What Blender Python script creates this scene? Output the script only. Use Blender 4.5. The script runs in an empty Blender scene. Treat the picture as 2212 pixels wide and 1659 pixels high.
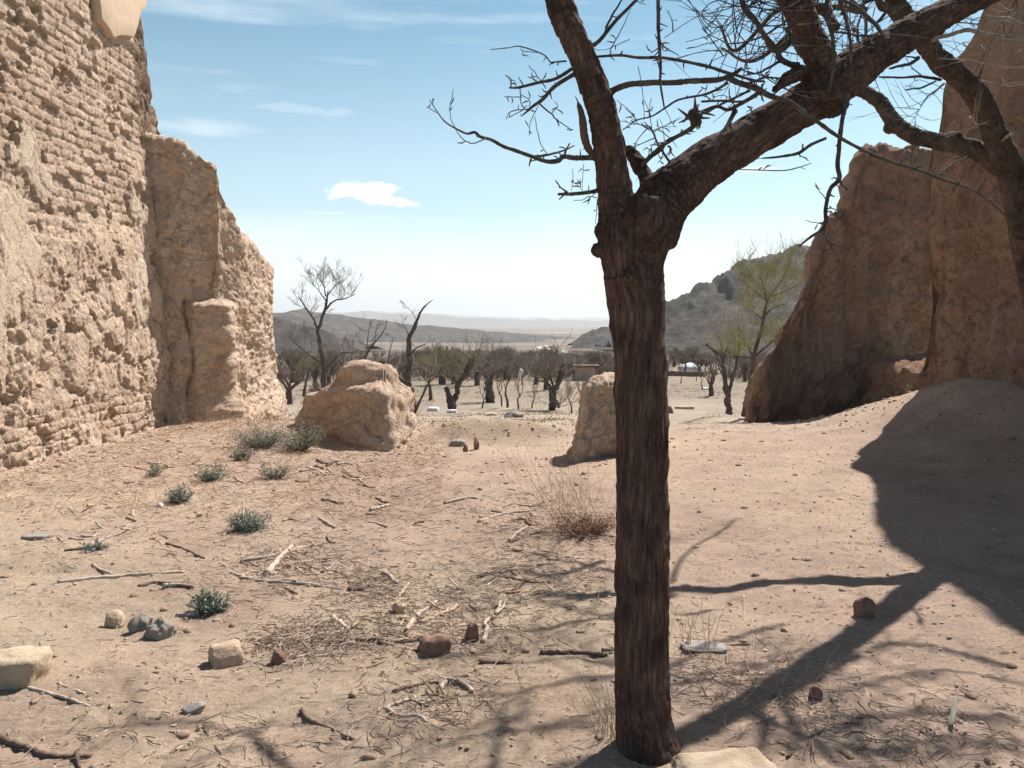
import bpy, math, random
import numpy as np
from mathutils import Vector, Matrix
R = math.radians
rnd = random.Random(7)
scene = bpy.context.scene
col = scene.collection

# ------------------------------------------------------------------ camera model
CAM_Z, PITCH, F = 1.6, R(4.36), 1770.0       # picture measured on a 2212 x 1659 grid
FWD = np.array([0, math.cos(PITCH), -math.sin(PITCH)]); UP = np.array([0, math.sin(PITCH), math.cos(PITCH)])
CAM = np.array([0, 0, CAM_Z])
def ray(px, py):
    return np.array([1.0, 0, 0]) * ((px - 1106) / F) + UP * ((829.5 - py) / F) + FWD
def at(px, py, Y):                            # point on the sight line at distance Y in front
    d = ray(px, py); return CAM + d * (Y / d[1])
def wpx(w, Y): return w / F * Y               # a width measured in the picture, in metres at Y
SUN_AZ, SUN_EL = R(39), R(52)
SUN = np.array([math.sin(SUN_AZ) * math.cos(SUN_EL), math.cos(SUN_AZ) * math.cos(SUN_EL), math.sin(SUN_EL)])

# ------------------------------------------------------------------ noise
def _h(ix, iy, iz, s):
    n = (ix * 374761393 + iy * 668265263 + iz * 2147483647 + s * 1274126177) & 0xFFFFFFFF
    n = ((n ^ (n >> 13)) * 1274126177) & 0xFFFFFFFF
    n = ((n ^ (n >> 16)) * 2246822519) & 0xFFFFFFFF
    return ((n ^ (n >> 15)) & 0xFFFFFF) / float(0xFFFFFF)
def vn(p, s=0):
    p = np.asarray(p, float); i = np.floor(p).astype(np.int64); f = p - i; u = f * f * f * (f * (f * 6 - 15) + 10)
    r = 0
    for a in (0, 1):
        wx = u[:, 0] if a else 1 - u[:, 0]
        for b in (0, 1):
            wy = u[:, 1] if b else 1 - u[:, 1]
            for c in (0, 1):
                wz = u[:, 2] if c else 1 - u[:, 2]
                r = r + wx * wy * wz * _h(i[:, 0] + a, i[:, 1] + b, i[:, 2] + c, s)
    return r * 2 - 1
def fbm(p, o=4, s=0, g=0.5):
    p = np.asarray(p, float); r = 0; a = 1.0; t = 0
    for k in range(o):
        r = r + a * vn(p, s + k * 17); t += a; a *= g; p = p * 2.03 + 11.3
    return r / t
def sst(a, b, x):
    t = np.clip((np.asarray(x, float) - a) / (b - a), 0, 1); return t * t * (3 - 2 * t)
def vor(x, y, s=0):                            # 2-D cells: nearest, second nearest, cell id value
    ix = np.floor(x).astype(np.int64); iy = np.floor(y).astype(np.int64)
    f1 = np.full(x.shape, 9.0); f2 = np.full(x.shape, 9.0); idv = np.zeros(x.shape)
    z = np.zeros_like(ix)
    for a in (-1, 0, 1):
        for b in (-1, 0, 1):
            cx = ix + a + .15 + .7 * _h(ix + a, iy + b, z, s); cy = iy + b + .15 + .7 * _h(ix + a, iy + b, z, s + 5)
            d = np.hypot(x - cx, y - cy); v = _h(ix + a, iy + b, z, s + 9)
            m = d < f1
            f2 = np.where(m, f1, np.minimum(f2, d)); idv = np.where(m, v, idv); f1 = np.where(m, d, f1)
    return f1, f2, idv

# ------------------------------------------------------------------ terrain
PY = np.array([-400, 12.3, 14, 20, 28, 36, 45, 60, 80, 120, 200, 400, 800, 1500, 3000, 6000, 40000.])
PZ = np.array([0, 0, -.2, -.78, -1.6, -2.37, -2.65, -2.95, -3.6, -5, -7.5, -13.5, -21, -27, -31, -36, -60.])
def terr(x, y, fine=False):
    x = np.asarray(x, float); y = np.asarray(y, float)
    z = np.interp(y, PY, PZ)
    near = 1 - sst(14, 26, y)
    z = z + np.exp(-((np.maximum(6.6 - x, 0)) / 1.25) ** 2) * .40 * sst(3, 8, y) * (1 - sst(14, 17, y))
    r2 = (x - 6.6) ** 2 + (y - 11.0) ** 2
    z = z + .50 * np.exp(-r2 / 1.6 ** 2)
    z = z + .07 * np.exp(-((x + 5.2) / 1.3) ** 2) * (1 - sst(15, 18, y)) * sst(3, 6, y)
    z = z + .10 * np.exp(-((x + 3.4) / 1.2) ** 2 - ((y - 11.8) / 1.5) ** 2)          # rubble round the lump
    z = z + .16 * np.exp(-((x + .75) / .55) ** 2 - ((y - 11.3) / .28) ** 2) * 1.25    # low bank in the gateway
    z = z + .22 * np.exp(-((x - .12) / .75) ** 2 - ((y - 11.4) / .33) ** 2)
    z = z - .45 * sst(13.4, 14.6, y) * (1 - sst(20, 30, y)) * sst(1.0, 2.4, x) * (1 - .8 * sst(4.2, 5.6, x))       # drop behind the lip on the right
    z = z + .06 * np.exp(-((y - 13.1) / .5) ** 2) * sst(1.2, 2.4, x)
    P = np.stack([x, y, np.zeros_like(x)], -1).reshape(-1, 3)
    n1 = fbm(P * .35, 3, 3).reshape(x.shape); n2 = fbm(P * 1.7, 3, 8).reshape(x.shape)
    z = z + near * (n1 * .05 + n2 * .022) + (1 - near) * n1 * .12 * (1 - sst(100, 300, y))
    if fine:
        n3 = fbm(P * 7, 4, 21, .6).reshape(x.shape)
        n4 = fbm(P * 26, 2, 31).reshape(x.shape)
        f1, f2, iv = vor(x * 5.5, y * 5.5, 4)
        clod = np.where(iv > .8, sst(.33, .1, f1) * (iv - .8) * .09, 0)
        z = z + (n3 * .016 + np.abs(n4) * .012 + clod) * (1 - sst(10, 22, y))
    if fine:                                                                       # far relief
        Q = np.stack([x * .002, y * .0012, np.zeros_like(x)], -1).reshape(-1, 3)
        z = z + sst(300, 1500, y) * (fbm(Q, 4, 77).reshape(x.shape) * 6 - 3)
    return z
def gz(x, y): return float(terr(np.array([x]), np.array([y]))[0])
def ground(px, py):                            # where the sight line meets the ground
    d = ray(px, py); t = np.concatenate([np.arange(1.5, 40, .02), np.arange(40, 900, .5)])
    X, Y, Z = d[0] * t, d[1] * t, CAM_Z + d[2] * t
    k = np.argmax(Z < terr(X, Y))
    return np.array([X[k], Y[k], float(terr(X[k:k + 1], Y[k:k + 1])[0])])

# ------------------------------------------------------------------ mesh helpers
def link(o, parent=None):
    col.objects.link(o)
    if parent is not None: o.parent = parent
    return o
def tag(o, label=None, cat=None, group=None, kind=None):
    if label: o['label'] = label
    if cat: o['category'] = cat
    if group: o['group'] = group
    if kind: o['kind'] = kind
    return o
def empty(name, loc, label, cat, group=None):
    o = bpy.data.objects.new(name, None); o.location = [float(v) for v in loc]; o.empty_display_size = .2
    link(o); return tag(o, label, cat, group)
def arr_mesh(name, V, Fq, smooth=True):
    V = np.asarray(V, np.float32); Fq = np.asarray(Fq, np.int32)
    me = bpy.data.meshes.new(name); me.vertices.add(len(V)); me.vertices.foreach_set('co', V.ravel())
    k = Fq.shape[1]; me.loops.add(Fq.size); me.loops.foreach_set('vertex_index', Fq.ravel())
    me.polygons.add(len(Fq)); me.polygons.foreach_set('loop_start', np.arange(0, Fq.size, k, dtype=np.int32))
    me.update(calc_edges=True)
    me.polygons.foreach_set('use_smooth', np.full(len(Fq), smooth)); me.validate(); return me
def grid_faces(nr, nc, wrap=False):
    i = np.arange(nr - 1)[:, None] * nc; j = np.arange(nc if wrap else nc - 1)[None, :]; j2 = (j + 1) % nc
    return np.stack([i + j, i + j2, i + nc + j2, i + nc + j], -1).reshape(-1, 4)
def put(name, me, m, parent=None, loc=(0, 0, 0)):
    o = bpy.data.objects.new(name, me); me.materials.clear(); me.materials.append(m)
    if parent is not None:
        o.location = [float(a) - float(b) for a, b in zip(loc, parent.location)]
    else: o.location = [float(v) for v in loc]
    return link(o, parent)
def attr(me, name, vals):
    a = me.attributes.new(name, 'FLOAT', 'POINT'); a.data.foreach_set('value', np.asarray(vals, np.float32))
def cattr(me, name, rgb):
    a = me.attributes.new(name, 'FLOAT_COLOR', 'POINT')
    a.data.foreach_set('color', np.concatenate([rgb, np.ones((len(rgb), 1))], 1).astype(np.float32).ravel())
def norms(me):
    n = np.zeros(len(me.vertices) * 3, np.float32); me.vertices.foreach_get('normal', n); return n.reshape(-1, 3)
def coords(me):
    n = np.zeros(len(me.vertices) * 3, np.float32); me.vertices.foreach_get('co', n); return n.reshape(-1, 3)

def catmull(P, n):
    P = np.asarray(P, float)
    if len(P) < 3: t = np.linspace(0, 1, n)[:, None]; return P[0] * (1 - t) + P[-1] * t
    Q = np.vstack([2 * P[0] - P[1], P, 2 * P[-1] - P[-2]]); out = []
    T = np.linspace(0, len(P) - 1, n)
    for t in T:
        i = min(int(t), len(P) - 2); u = t - i; a, b, c, d = Q[i:i + 4]
        out.append(.5 * ((2 * b) + (-a + c) * u + (2 * a - 5 * b + 4 * c - d) * u * u + (-a + 3 * b - 3 * c + d) * u ** 3))
    return np.array(out)
class MB:
    def __init__(s): s.V = []; s.F = []; s.n = 0
    def add(s, V, Fq):
        Fq = np.asarray(Fq); 
        if Fq.shape[1] == 3: Fq = np.concatenate([Fq, Fq[:, 2:3]], 1)
        s.V.append(np.asarray(V)); s.F.append(Fq + s.n); s.n += len(V)
    def tube(s, P, r, ns=5, cap=True):
        P = np.asarray(P, float); r = np.asarray(r, float) * np.ones(len(P)); n = len(P)
        T = np.gradient(P, axis=0); T /= np.linalg.norm(T, axis=1)[:, None] + 1e-9
        a = np.array([0, 0, 1.0]) if abs(T[0][2]) < .9 else np.array([1.0, 0, 0])
        rings = []; U = np.cross(T[0], a); U /= np.linalg.norm(U)
        th = np.arange(ns) * 2 * math.pi / ns
        for i in range(n):
            U = U - T[i] * (U @ T[i]); U /= np.linalg.norm(U) + 1e-9; W = np.cross(T[i], U)
            rings.append(P[i] + r[i] * (np.cos(th)[:, None] * U + np.sin(th)[:, None] * W))
        V = np.concatenate(rings); Fq = grid_faces(n, ns, True)
        if cap:
            V = np.vstack([V, P[0], P[-1]]); c0 = n * ns; k = np.arange(ns); k2 = (k + 1) % ns
            Fq = np.vstack([Fq, np.stack([k2, k, k * 0 + c0, k * 0 + c0], -1), np.stack([(n - 1) * ns + k, (n - 1) * ns + k2, k * 0 + c0 + 1, k * 0 + c0 + 1], -1)])
        s.add(V, Fq)
    def mesh(s, name, smooth=True, origin=None):
        V = np.concatenate(s.V); Fq = np.concatenate(s.F)
        if origin is not None: V = V - np.asarray(origin)
        me = bpy.data.meshes.new(name)
        tri = Fq[:, 2] == Fq[:, 3]
        k = np.where(tri, 3, 4); ls = np.concatenate([[0], np.cumsum(k)[:-1]])
        mask = np.ones(Fq.shape, bool); mask[tri, 3] = False; idx = Fq[mask]
        me.vertices.add(len(V)); me.vertices.foreach_set('co', V.astype(np.float32).ravel())
        me.loops.add(len(idx)); me.loops.foreach_set('vertex_index', idx.astype(np.int32))
        me.polygons.add(len(k)); me.polygons.foreach_set('loop_start', ls.astype(np.int32))
        me.update(calc_edges=True); me.polygons.foreach_set('use_smooth', np.full(len(k), smooth)); me.validate()
        return me

# ------------------------------------------------------------------ materials
def mat(name, rough=.95):
    m = bpy.data.materials.new(name); m.use_nodes = True; nt = m.node_tree; b = nt.nodes['Principled BSDF']
    b.inputs['Roughness'].default_value = rough; b.inputs['Specular IOR Level'].default_value = .15
    return m, nt, b
def node(nt, t, **k):
    n = nt.nodes.new(t)
    for a, v in k.items():
        if a[0] == '_': setattr(n, a[1:], v)
        else: n.inputs[a.replace('__', ' ')].default_value = v
    return n
def nz(nt, scale, detail=4, rough=.6, vec=None, stretch=None):
    n = node(nt, 'ShaderNodeTexNoise', Scale=scale, Detail=detail, Roughness=rough)
    v = vec
    if v is None:
        g = node(nt, 'ShaderNodeNewGeometry'); v = g.outputs['Position']
    if stretch:
        mp = node(nt, 'ShaderNodeMapping'); mp.inputs['Scale'].default_value = stretch; nt.links.new(v, mp.inputs['Vector']); v = mp.outputs[0]
    nt.links.new(v, n.inputs['Vector']); return n.outputs['Fac']
def ramp(nt, fac, stops):
    r = node(nt, 'ShaderNodeValToRGB'); e = r.color_ramp.elements
    while len(e) < len(stops): e.new(.5)
    for q, (p, c) in zip(e, stops): q.position = p; q.color = (*c, 1) if len(c) == 3 else c
    nt.links.new(fac, r.inputs[0]); return r.outputs[0]
def mix(nt, a, b, fac, mode='MIX'):
    n = node(nt, 'ShaderNodeMix', _data_type='RGBA', _blend_type=mode)
    for s, v in ((n.inputs[0], fac), (n.inputs[6], a), (n.inputs[7], b)):
        if hasattr(v, 'links'): nt.links.new(v, s)
        elif isinstance(v, (int, float)): s.default_value = v
        else: s.default_value = (*v, 1)
    return n.outputs[2]
def bump(nt, b, h, dist=.01, strength=1.0, prev=None):
    n = node(nt, 'ShaderNodeBump', Distance=dist, Strength=strength); nt.links.new(h, n.inputs['Height'])
    if prev: nt.links.new(prev, n.inputs['Normal'])
    nt.links.new(n.outputs[0], b.inputs['Normal']); return n.outputs[0]
def simple(name, stops, scale=6, bs=60, bd=.004, rough=.95, stretch=None, obj=False):
    m, nt, b = mat(name, rough); v = None
    if obj: v = node(nt, 'ShaderNodeTexCoord').outputs['Object']
    c = ramp(nt, nz(nt, scale, 6, .65, v, stretch), stops); nt.links.new(c, b.inputs['Base Color'])
    bump(nt, b, nz(nt, bs, 6, .75, v, stretch), bd * 2.4); return m
def thin(m):
    nt = m.node_tree; b = nt.nodes['Principled BSDF']; o = nt.nodes['Material Output']; t = node(nt, 'ShaderNodeBsdfTranslucent'); t.inputs[0].default_value = (.85, .82, .75, 1); x = node(nt, 'ShaderNodeMixShader'); x.inputs[0].default_value = .55
    nt.links.new(b.outputs[0], x.inputs[1]); nt.links.new(t.outputs[0], x.inputs[2]); nt.links.new(x.outputs[0], o.inputs[0])
def lerp3(a, b, t): return tuple(x + (y - x) * t for x, y in zip(a, b))

# ground: colour of the cover comes per vertex, grain and pebbles from noise
m, nt, b = mat('dry_ground'); MG = m
ca = node(nt, 'ShaderNodeVertexColor', _layer_name='cover').outputs['Color']
c = mix(nt, ca, ramp(nt, nz(nt, 2.2, 6, .65), [(.3, (.82, .82, .83)), (.5, (1.02, 1.02, 1.02)), (.7, (1.16, 1.14, 1.1))]), 1.0, 'MULTIPLY')
c = mix(nt, c, ramp(nt, nz(nt, 48, 6, .8), [(.32, (.45, .4, .38)), (.44, (.92, .91, .9)), (.58, (1.05, 1.05, 1.05)), (.7, (1.55, 1.53, 1.48))]), .85, 'MULTIPLY')
c = mix(nt, c, ramp(nt, nz(nt, .02, 8, .7, None, (1, .35, 1)), [(.35, (.72, .72, .75)), (.5, (1, 1, 1)), (.66, (1.3, 1.28, 1.2))]), .8, 'MULTIPLY')
nt.links.new(c, b.inputs['Base Color'])
p = bump(nt, b, nz(nt, 22, 8, .8), .05, 1); bump(nt, b, nz(nt, 120, 4, .75), .01, 1, p)

def wallmat(name, base, warm, plaster, rg_=1.0):
    m, nt, b = mat(name)
    a = node(nt, 'ShaderNodeAttribute', _attribute_name='plaster').outputs['Fac']
    t = node(nt, 'ShaderNodeAttribute', _attribute_name='tone').outputs['Fac']
    c = ramp(nt, nz(nt, 1.1, 6, .65), [(.3, warm), (.52, base), (.7, lerp3(base, plaster, .6))])
    c = mix(nt, c, plaster, a)
    tv = ramp(nt, t, [(0, (.84, .80, .79)), (.5, (1.03, 1.03, 1.03)), (1, (1.15, 1.15, 1.12))])
    c = mix(nt, c, tv, .8, 'MULTIPLY')
    c = mix(nt, c, ramp(nt, nz(nt, 38, 5, .75), [(.3, (.8, .77, .75)), (.5, (1.1, 1.1, 1.1)), (.72, (1.36, 1.34, 1.28))]), .6, 'MULTIPLY')
    nt.links.new(c, b.inputs['Base Color'])
    p = bump(nt, b, nz(nt, 16, 8, .8), .07 * rg_, 1); p = bump(nt, b, nz(nt, 90, 4, .75), .014 * rg_, 1, p)
    g = node(nt, 'ShaderNodeNewGeometry').outputs['Position']; nn = node(nt, 'ShaderNodeTexNoise', Scale=3.0, Detail=5.0, Roughness=.65); nt.links.new(g, nn.inputs['Vector'])
    ad = node(nt, 'ShaderNodeMixRGB', _blend_type='ADD', Fac=.55); nt.links.new(g, ad.inputs[1]); nt.links.new(nn.outputs['Color'], ad.inputs[2])
    for sc_, d_ in ((2.3, .05), (6.5, .022)):                                       # drying cracks
        vo = node(nt, 'ShaderNodeTexVoronoi', _feature='DISTANCE_TO_EDGE', Scale=sc_); nt.links.new(ad.outputs[0], vo.inputs['Vector'])
        mr = node(nt, 'ShaderNodeMapRange'); nt.links.new(vo.outputs['Distance'], mr.inputs[0]); mr.inputs[1].default_value = 0; mr.inputs[2].default_value = .035
        p = bump(nt, b, mr.outputs[0], d_ * (.45 if rg_ < 1 else 1), .8, p)
    return m
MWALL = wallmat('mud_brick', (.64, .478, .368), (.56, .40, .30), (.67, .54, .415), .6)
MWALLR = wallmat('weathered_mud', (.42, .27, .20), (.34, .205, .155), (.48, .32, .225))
def barkmat(name, dark, mid, light):
    m, nt, b = mat(name, .9)
    v = node(nt, 'ShaderNodeAttribute', _attribute_name='grain').outputs['Vector']
    f = nz(nt, 1.0, 6, .7, v)
    c = ramp(nt, f, [(.32, dark), (.5, mid), (.68, light)]); c = mix(nt, c, ramp(nt, nz(nt, 7, 5, .65), [(.35, (.6, .55, .55)), (.5, (1, 1, 1)), (.68, (1.5, 1.35, 1.25))]), .9, 'MULTIPLY'); nt.links.new(c, b.inputs['Base Color'])
    p = bump(nt, b, f, .02, 1.0); bump(nt, b, nz(nt, 130, 4, .7), .004, .7, p); return m
MBARK = barkmat('furrowed_bark', (.045, .024, .022), (.105, .062, .051), (.20, .135, .11))
MBARK2 = barkmat('grey_bark', (.05, .034, .03), (.11, .078, .064), (.19, .145, .12))
MBRANCH = simple('branch_bark', [(.3, (.05, .037, .034)), (.55, (.11, .085, .075)), (.75, (.22, .18, .155))], 25, 90, .003, .85)
MPALEBR = simple('pale_branch', [(.3, (.16, .12, .10)), (.55, (.34, .28, .24)), (.75, (.46, .40, .35))], 18, 90, .003, .8)
MTWIG = simple('far_twigs', [(.3, (.17, .13, .11)), (.7, (.27, .215, .18))], 3, 50, .002)
MTWIGG = simple('budding_twigs', [(.3, (.18, .15, .105)), (.7, (.28, .24, .165))], 3, 50, .002)
MBUD = simple('yellow_green_buds', [(.3, (.22, .21, .09)), (.7, (.36, .35, .16))], 3, 50, .002)
MTRUNK = simple('far_trunk', [(.3, (.075, .055, .047)), (.7, (.17, .13, .108))], 9, 40, .01)
MSTICK = simple('weathered_stick', [(.3, (.30, .22, .175)), (.5, (.47, .375, .31)), (.7, (.60, .51, .44))], 14, 120, .002)
MSTICKD = simple('brown_stick', [(.3, (.09, .06, .048)), (.6, (.19, .135, .105)), (.8, (.30, .22, .18))], 14, 120, .002)
MLIT = simple('litter', [(.3, (.27, .185, .14)), (.5, (.42, .31, .245)), (.7, (.60, .50, .41))], 30, 120, .001)
MSTRAW = simple('straw', [(.3, (.33, .22, .14)), (.7, (.52, .38, .25))], 20, 90, .001)
MRED = simple('reddish_stems', [(.3, (.17, .09, .065)), (.7, (.33, .19, .13))], 20, 90, .001)
MLEAF = simple('greygreen_leaf', [(.3, (.13, .14, .11)), (.55, (.27, .28, .225)), (.75, (.46, .46, .39))], 24, 90, .001)
MTUFT = simple('dull_tuft', [(.3, (.15, .12, .09)), (.7, (.28, .23, .17))], 10, 90, .001)
MPALE = simple('pale_stone', [(.3, (.42, .31, .21)), (.6, (.56, .45, .33)), (.8, (.64, .54, .41))], 9, 45, .006)
MTAN = simple('tan_brick', [(.3, (.40, .27, .19)), (.6, (.58, .43, .32)), (.8, (.66, .52, .40))], 12, 45, .006)
MREDST = simple('red_stone', [(.3, (.19, .10, .08)), (.6, (.31, .185, .145)), (.8, (.38, .25, .20))], 12, 45, .006)
MGREY = simple('grey_stone', [(.3, (.21, .18, .15)), (.6, (.35, .31, .265)), (.8, (.46, .42, .36))], 10, 45, .006)
MSLATE = simple('slate', [(.3, (.22, .19, .175)), (.7, (.38, .34, .31))], 10, 60, .003, .7)
MWHITE = simple('white_stone', [(.3, (.66, .63, .60)), (.7, (.80, .78, .75))], 6, 45, .004)
MCLOTH = simple('white_cloth', [(.3, (.72, .71, .72)), (.7, (.82, .81, .82))], 3, 25, .01)
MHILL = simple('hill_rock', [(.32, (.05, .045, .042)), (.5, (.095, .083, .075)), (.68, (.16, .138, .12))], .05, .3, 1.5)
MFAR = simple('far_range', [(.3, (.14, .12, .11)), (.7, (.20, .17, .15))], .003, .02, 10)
MPLAST = simple('plaster', [(.3, (.50, .37, .26)), (.6, (.60, .46, .33)), (.8, (.64, .51, .38))], 5, 60, .003)
MTRACK = simple('track_dust', [(.3, (.40, .34, .27)), (.7, (.52, .45, .37))], .2, 2, .02)
MCLOD = simple('clod', [(.3, (.33, .22, .165)), (.7, (.52, .38, .29))], 12, 60, .006)
MFEATHER = simple('white_papery', [(.3, (.75, .72, .66)), (.7, (.85, .83, .78))], 30, 90, .001)

thin(MFEATHER)

# ------------------------------------------------------------------ ground sheet
ys = [-30.]
for y in (-15, -8, -4, -2, -.5, .6, 1.4, 2.0): ys.append(y)
y = 2.3
while y < 38000: ys.append(y); y += max(.011, .0052 * y) if y < 30 else .013 * y
ys = np.array(ys); ns = 560
s = np.linspace(-1, 1, ns); hw = 9 + .62 * np.maximum(ys, 0)
X = s[None, :] * hw[:, None]; Y = np.repeat(ys[:, None], ns, 1)
Z = terr(X, Y, True)
V = np.stack([X, Y, Z], -1).reshape(-1, 3)
me = arr_mesh('ground', V, grid_faces(len(ys), ns))
x, yv = V[:, 0], V[:, 1]
n = fbm(V * [.45, .45, 0], 4, 50)[:, None]; n2 = fbm(V * [1.3, 1.3, 0], 4, 60)[:, None]
pink = np.array([.61, .448, .35]); khaki = np.array([.63, .49, .365]); brown = np.array([.36, .245, .185])
c = pink + (khaki - pink) * sst(-.25, .35, n + .35 * sst(-1, -3, x)[:, None] * (1 - sst(5, 7, yv))[:, None] - .1)
c = c + (brown - c) * sst(.1, .5, n2) * .3
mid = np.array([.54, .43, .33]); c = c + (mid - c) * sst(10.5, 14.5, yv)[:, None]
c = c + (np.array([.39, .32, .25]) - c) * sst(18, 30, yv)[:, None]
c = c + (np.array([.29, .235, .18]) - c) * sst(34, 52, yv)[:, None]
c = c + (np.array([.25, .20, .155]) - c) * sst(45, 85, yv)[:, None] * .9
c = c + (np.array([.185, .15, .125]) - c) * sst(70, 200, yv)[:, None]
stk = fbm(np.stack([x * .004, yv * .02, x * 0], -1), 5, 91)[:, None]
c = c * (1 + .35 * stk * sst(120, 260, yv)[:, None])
salt = sst(.0, .2, fbm(np.stack([x * .002, yv * .004, x * 0], -1), 3, 14) + .4 - np.abs(yv - 2300) / 500 - np.abs(x - 290) / 800)[:, None]
c = c + (np.array([.80, .76, .70]) - c) * salt * .9
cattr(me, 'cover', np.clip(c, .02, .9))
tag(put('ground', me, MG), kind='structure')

# ------------------------------------------------------------------ hills
def hill(name, m, ridge, Y, depth, base_z, rough, nx=240, ny=70, seed=0, fs=1.0):
    px = np.array([p[0] for p in ridge], float)
    pts = [at(a, b, Y) for a, b in ridge]
    X0, X1 = pts[0][0], pts[-1][0]; u = np.linspace(X0, X1, nx)
    H = np.interp(u, [p[0] for p in pts], [p[2] for p in pts])
    v = np.linspace(-1, 1, ny); U, Vv = np.meshgrid(u, v); HH = np.repeat(H[None], ny, 0)
    Yy = Y + Vv * depth
    P = np.stack([U * .9, Yy * .9, HH * .3], -1).reshape(-1, 3) * fs / depth * 4
    n = fbm(P, 5, seed, .6).reshape(U.shape)
    rd = 1 - np.abs(fbm(P * 1.7, 4, seed + 40, .6).reshape(U.shape)) * 2
    env = np.clip(1 - np.abs(Vv) ** 1.15, 0, 1)
    Zz = base_z + (HH - base_z) * env + (n * .6 + rd * .25 - .1) * rough * env * sst(0, .35, 1 - np.abs(Vv))
    me = arr_mesh(name, np.stack([U, Yy, Zz], -1).reshape(-1, 3), grid_faces(ny, nx))
    return tag(put(name, me, m), kind='structure')
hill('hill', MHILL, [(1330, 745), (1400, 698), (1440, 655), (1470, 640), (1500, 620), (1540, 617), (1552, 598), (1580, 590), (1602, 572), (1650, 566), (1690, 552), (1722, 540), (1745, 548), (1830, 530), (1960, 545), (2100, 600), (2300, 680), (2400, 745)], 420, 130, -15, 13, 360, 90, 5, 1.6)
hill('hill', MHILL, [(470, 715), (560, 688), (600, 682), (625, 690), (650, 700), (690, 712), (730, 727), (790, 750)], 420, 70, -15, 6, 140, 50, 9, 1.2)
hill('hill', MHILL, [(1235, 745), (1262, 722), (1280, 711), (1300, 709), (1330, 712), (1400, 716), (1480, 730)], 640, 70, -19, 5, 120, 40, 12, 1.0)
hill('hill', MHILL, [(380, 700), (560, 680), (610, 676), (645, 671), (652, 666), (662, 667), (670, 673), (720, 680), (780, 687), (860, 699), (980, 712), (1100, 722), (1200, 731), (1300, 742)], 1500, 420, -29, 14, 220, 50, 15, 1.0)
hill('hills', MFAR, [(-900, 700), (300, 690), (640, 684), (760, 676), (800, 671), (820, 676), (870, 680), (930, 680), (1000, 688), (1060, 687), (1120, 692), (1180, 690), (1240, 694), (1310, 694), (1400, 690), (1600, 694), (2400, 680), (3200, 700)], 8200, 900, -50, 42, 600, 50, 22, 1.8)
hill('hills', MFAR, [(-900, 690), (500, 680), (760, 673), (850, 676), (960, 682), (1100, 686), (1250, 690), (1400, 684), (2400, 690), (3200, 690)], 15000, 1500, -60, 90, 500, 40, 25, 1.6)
# dirt track crossing the plain
def track(pts, w):
    P = catmull([ground(a, b)[:2] for a, b in pts], 90); T = np.gradient(P, axis=0); T /= np.linalg.norm(T, axis=1)[:, None]
    N = np.stack([-T[:, 1], T[:, 0]], -1); rows = []
    for k in np.linspace(-.5, .5, 5):
        Q = P + N * w * k; rows.append(np.stack([Q[:, 0], Q[:, 1], terr(Q[:, 0], Q[:, 1], True) + .35], -1))
    V = np.stack(rows, 1).reshape(-1, 3); return V, grid_faces(len(P), 5)
V, Fq = track([(1320, 772), (1245, 766), (1205, 758), (1175, 751), (1170, 746), (1185, 741)], 9)
tag(put('path', arr_mesh('path', V, Fq), MTRACK), kind='structure')

# ------------------------------------------------------------------ masses of mud brick
def mass(outline, spine, top, disp, ds=.05, dz=.05, capn=10, cap=.18, base=-.35, shrink=None, smooth=3, lean=0):
    O = np.array(outline + [outline[0]], float); pts = []; sg = 0
    for a, b in zip(O[:-1], O[1:]):
        q_ = ds if np.isscalar(ds) else ds[min(len(ds) - 1, sg)]; sg += 1; n = max(1, int(np.hypot(*(b - a)) / q_)); pts += [a + (b - a) * k / n for k in range(n)]
    P = np.array(pts)
    for _ in range(smooth): P = (np.roll(P, 1, 0) + 2 * P + np.roll(P, -1, 0)) / 4
    S = np.array(spine, float); best = None; bd = np.full(len(P), 1e9); C = np.zeros_like(P)
    for a, b in zip(S[:-1], S[1:]):
        ab = b - a; t = np.clip(((P - a) @ ab) / (ab @ ab), 0, 1)[:, None]; q = a + ab * t; d = np.hypot(*(P - q).T)
        k = d < bd; C[k] = q[k]; bd = np.where(k, d, bd)
    Tp = top(P[:, 0], P[:, 1]); G = terr(P[:, 0], P[:, 1])
    nz_ = max(6, int((Tp.max() - base) / dz)); rows = []
    for k in range(nz_ + 1):
        v = k / nz_; z = (G + base) + (Tp - cap - G - base) * v
        Q = P.copy()
        if shrink: Q = C + (P - C) * shrink(z, v)
        rows.append(np.stack([Q[:, 0], Q[:, 1], z], -1))
    L = rows[-1][:, :2]
    for k in range(1, capn + 1):
        a = k / capn; th = a * math.pi / 2; Q = L + (C - L) * (1 - math.cos(th)) * .999
        zt = Tp * 1.0 if k < 3 else top(Q[:, 0], Q[:, 1]); w = min(1, a * 1.6)
        z = rows[nz_][:, 2] + (zt - rows[nz_][:, 2]) * math.sin(min(1, a * 1.3) * math.pi / 2)
        rows.append(np.stack([Q[:, 0], Q[:, 1], z], -1))
    V = np.concatenate(rows); V[:, 0] -= lean * np.clip(V[:, 2], 0, 9); me = arr_mesh('m', V, grid_faces(len(rows), len(P), True))
    N = norms(me); d, pl, tn = disp(V, N); V2 = V + N * d[:, None]
    me.vertices.foreach_set('co', V2.astype(np.float32).ravel()); me.update(); attr(me, 'plaster', pl); attr(me, 'tone', tn)
    return me

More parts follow.
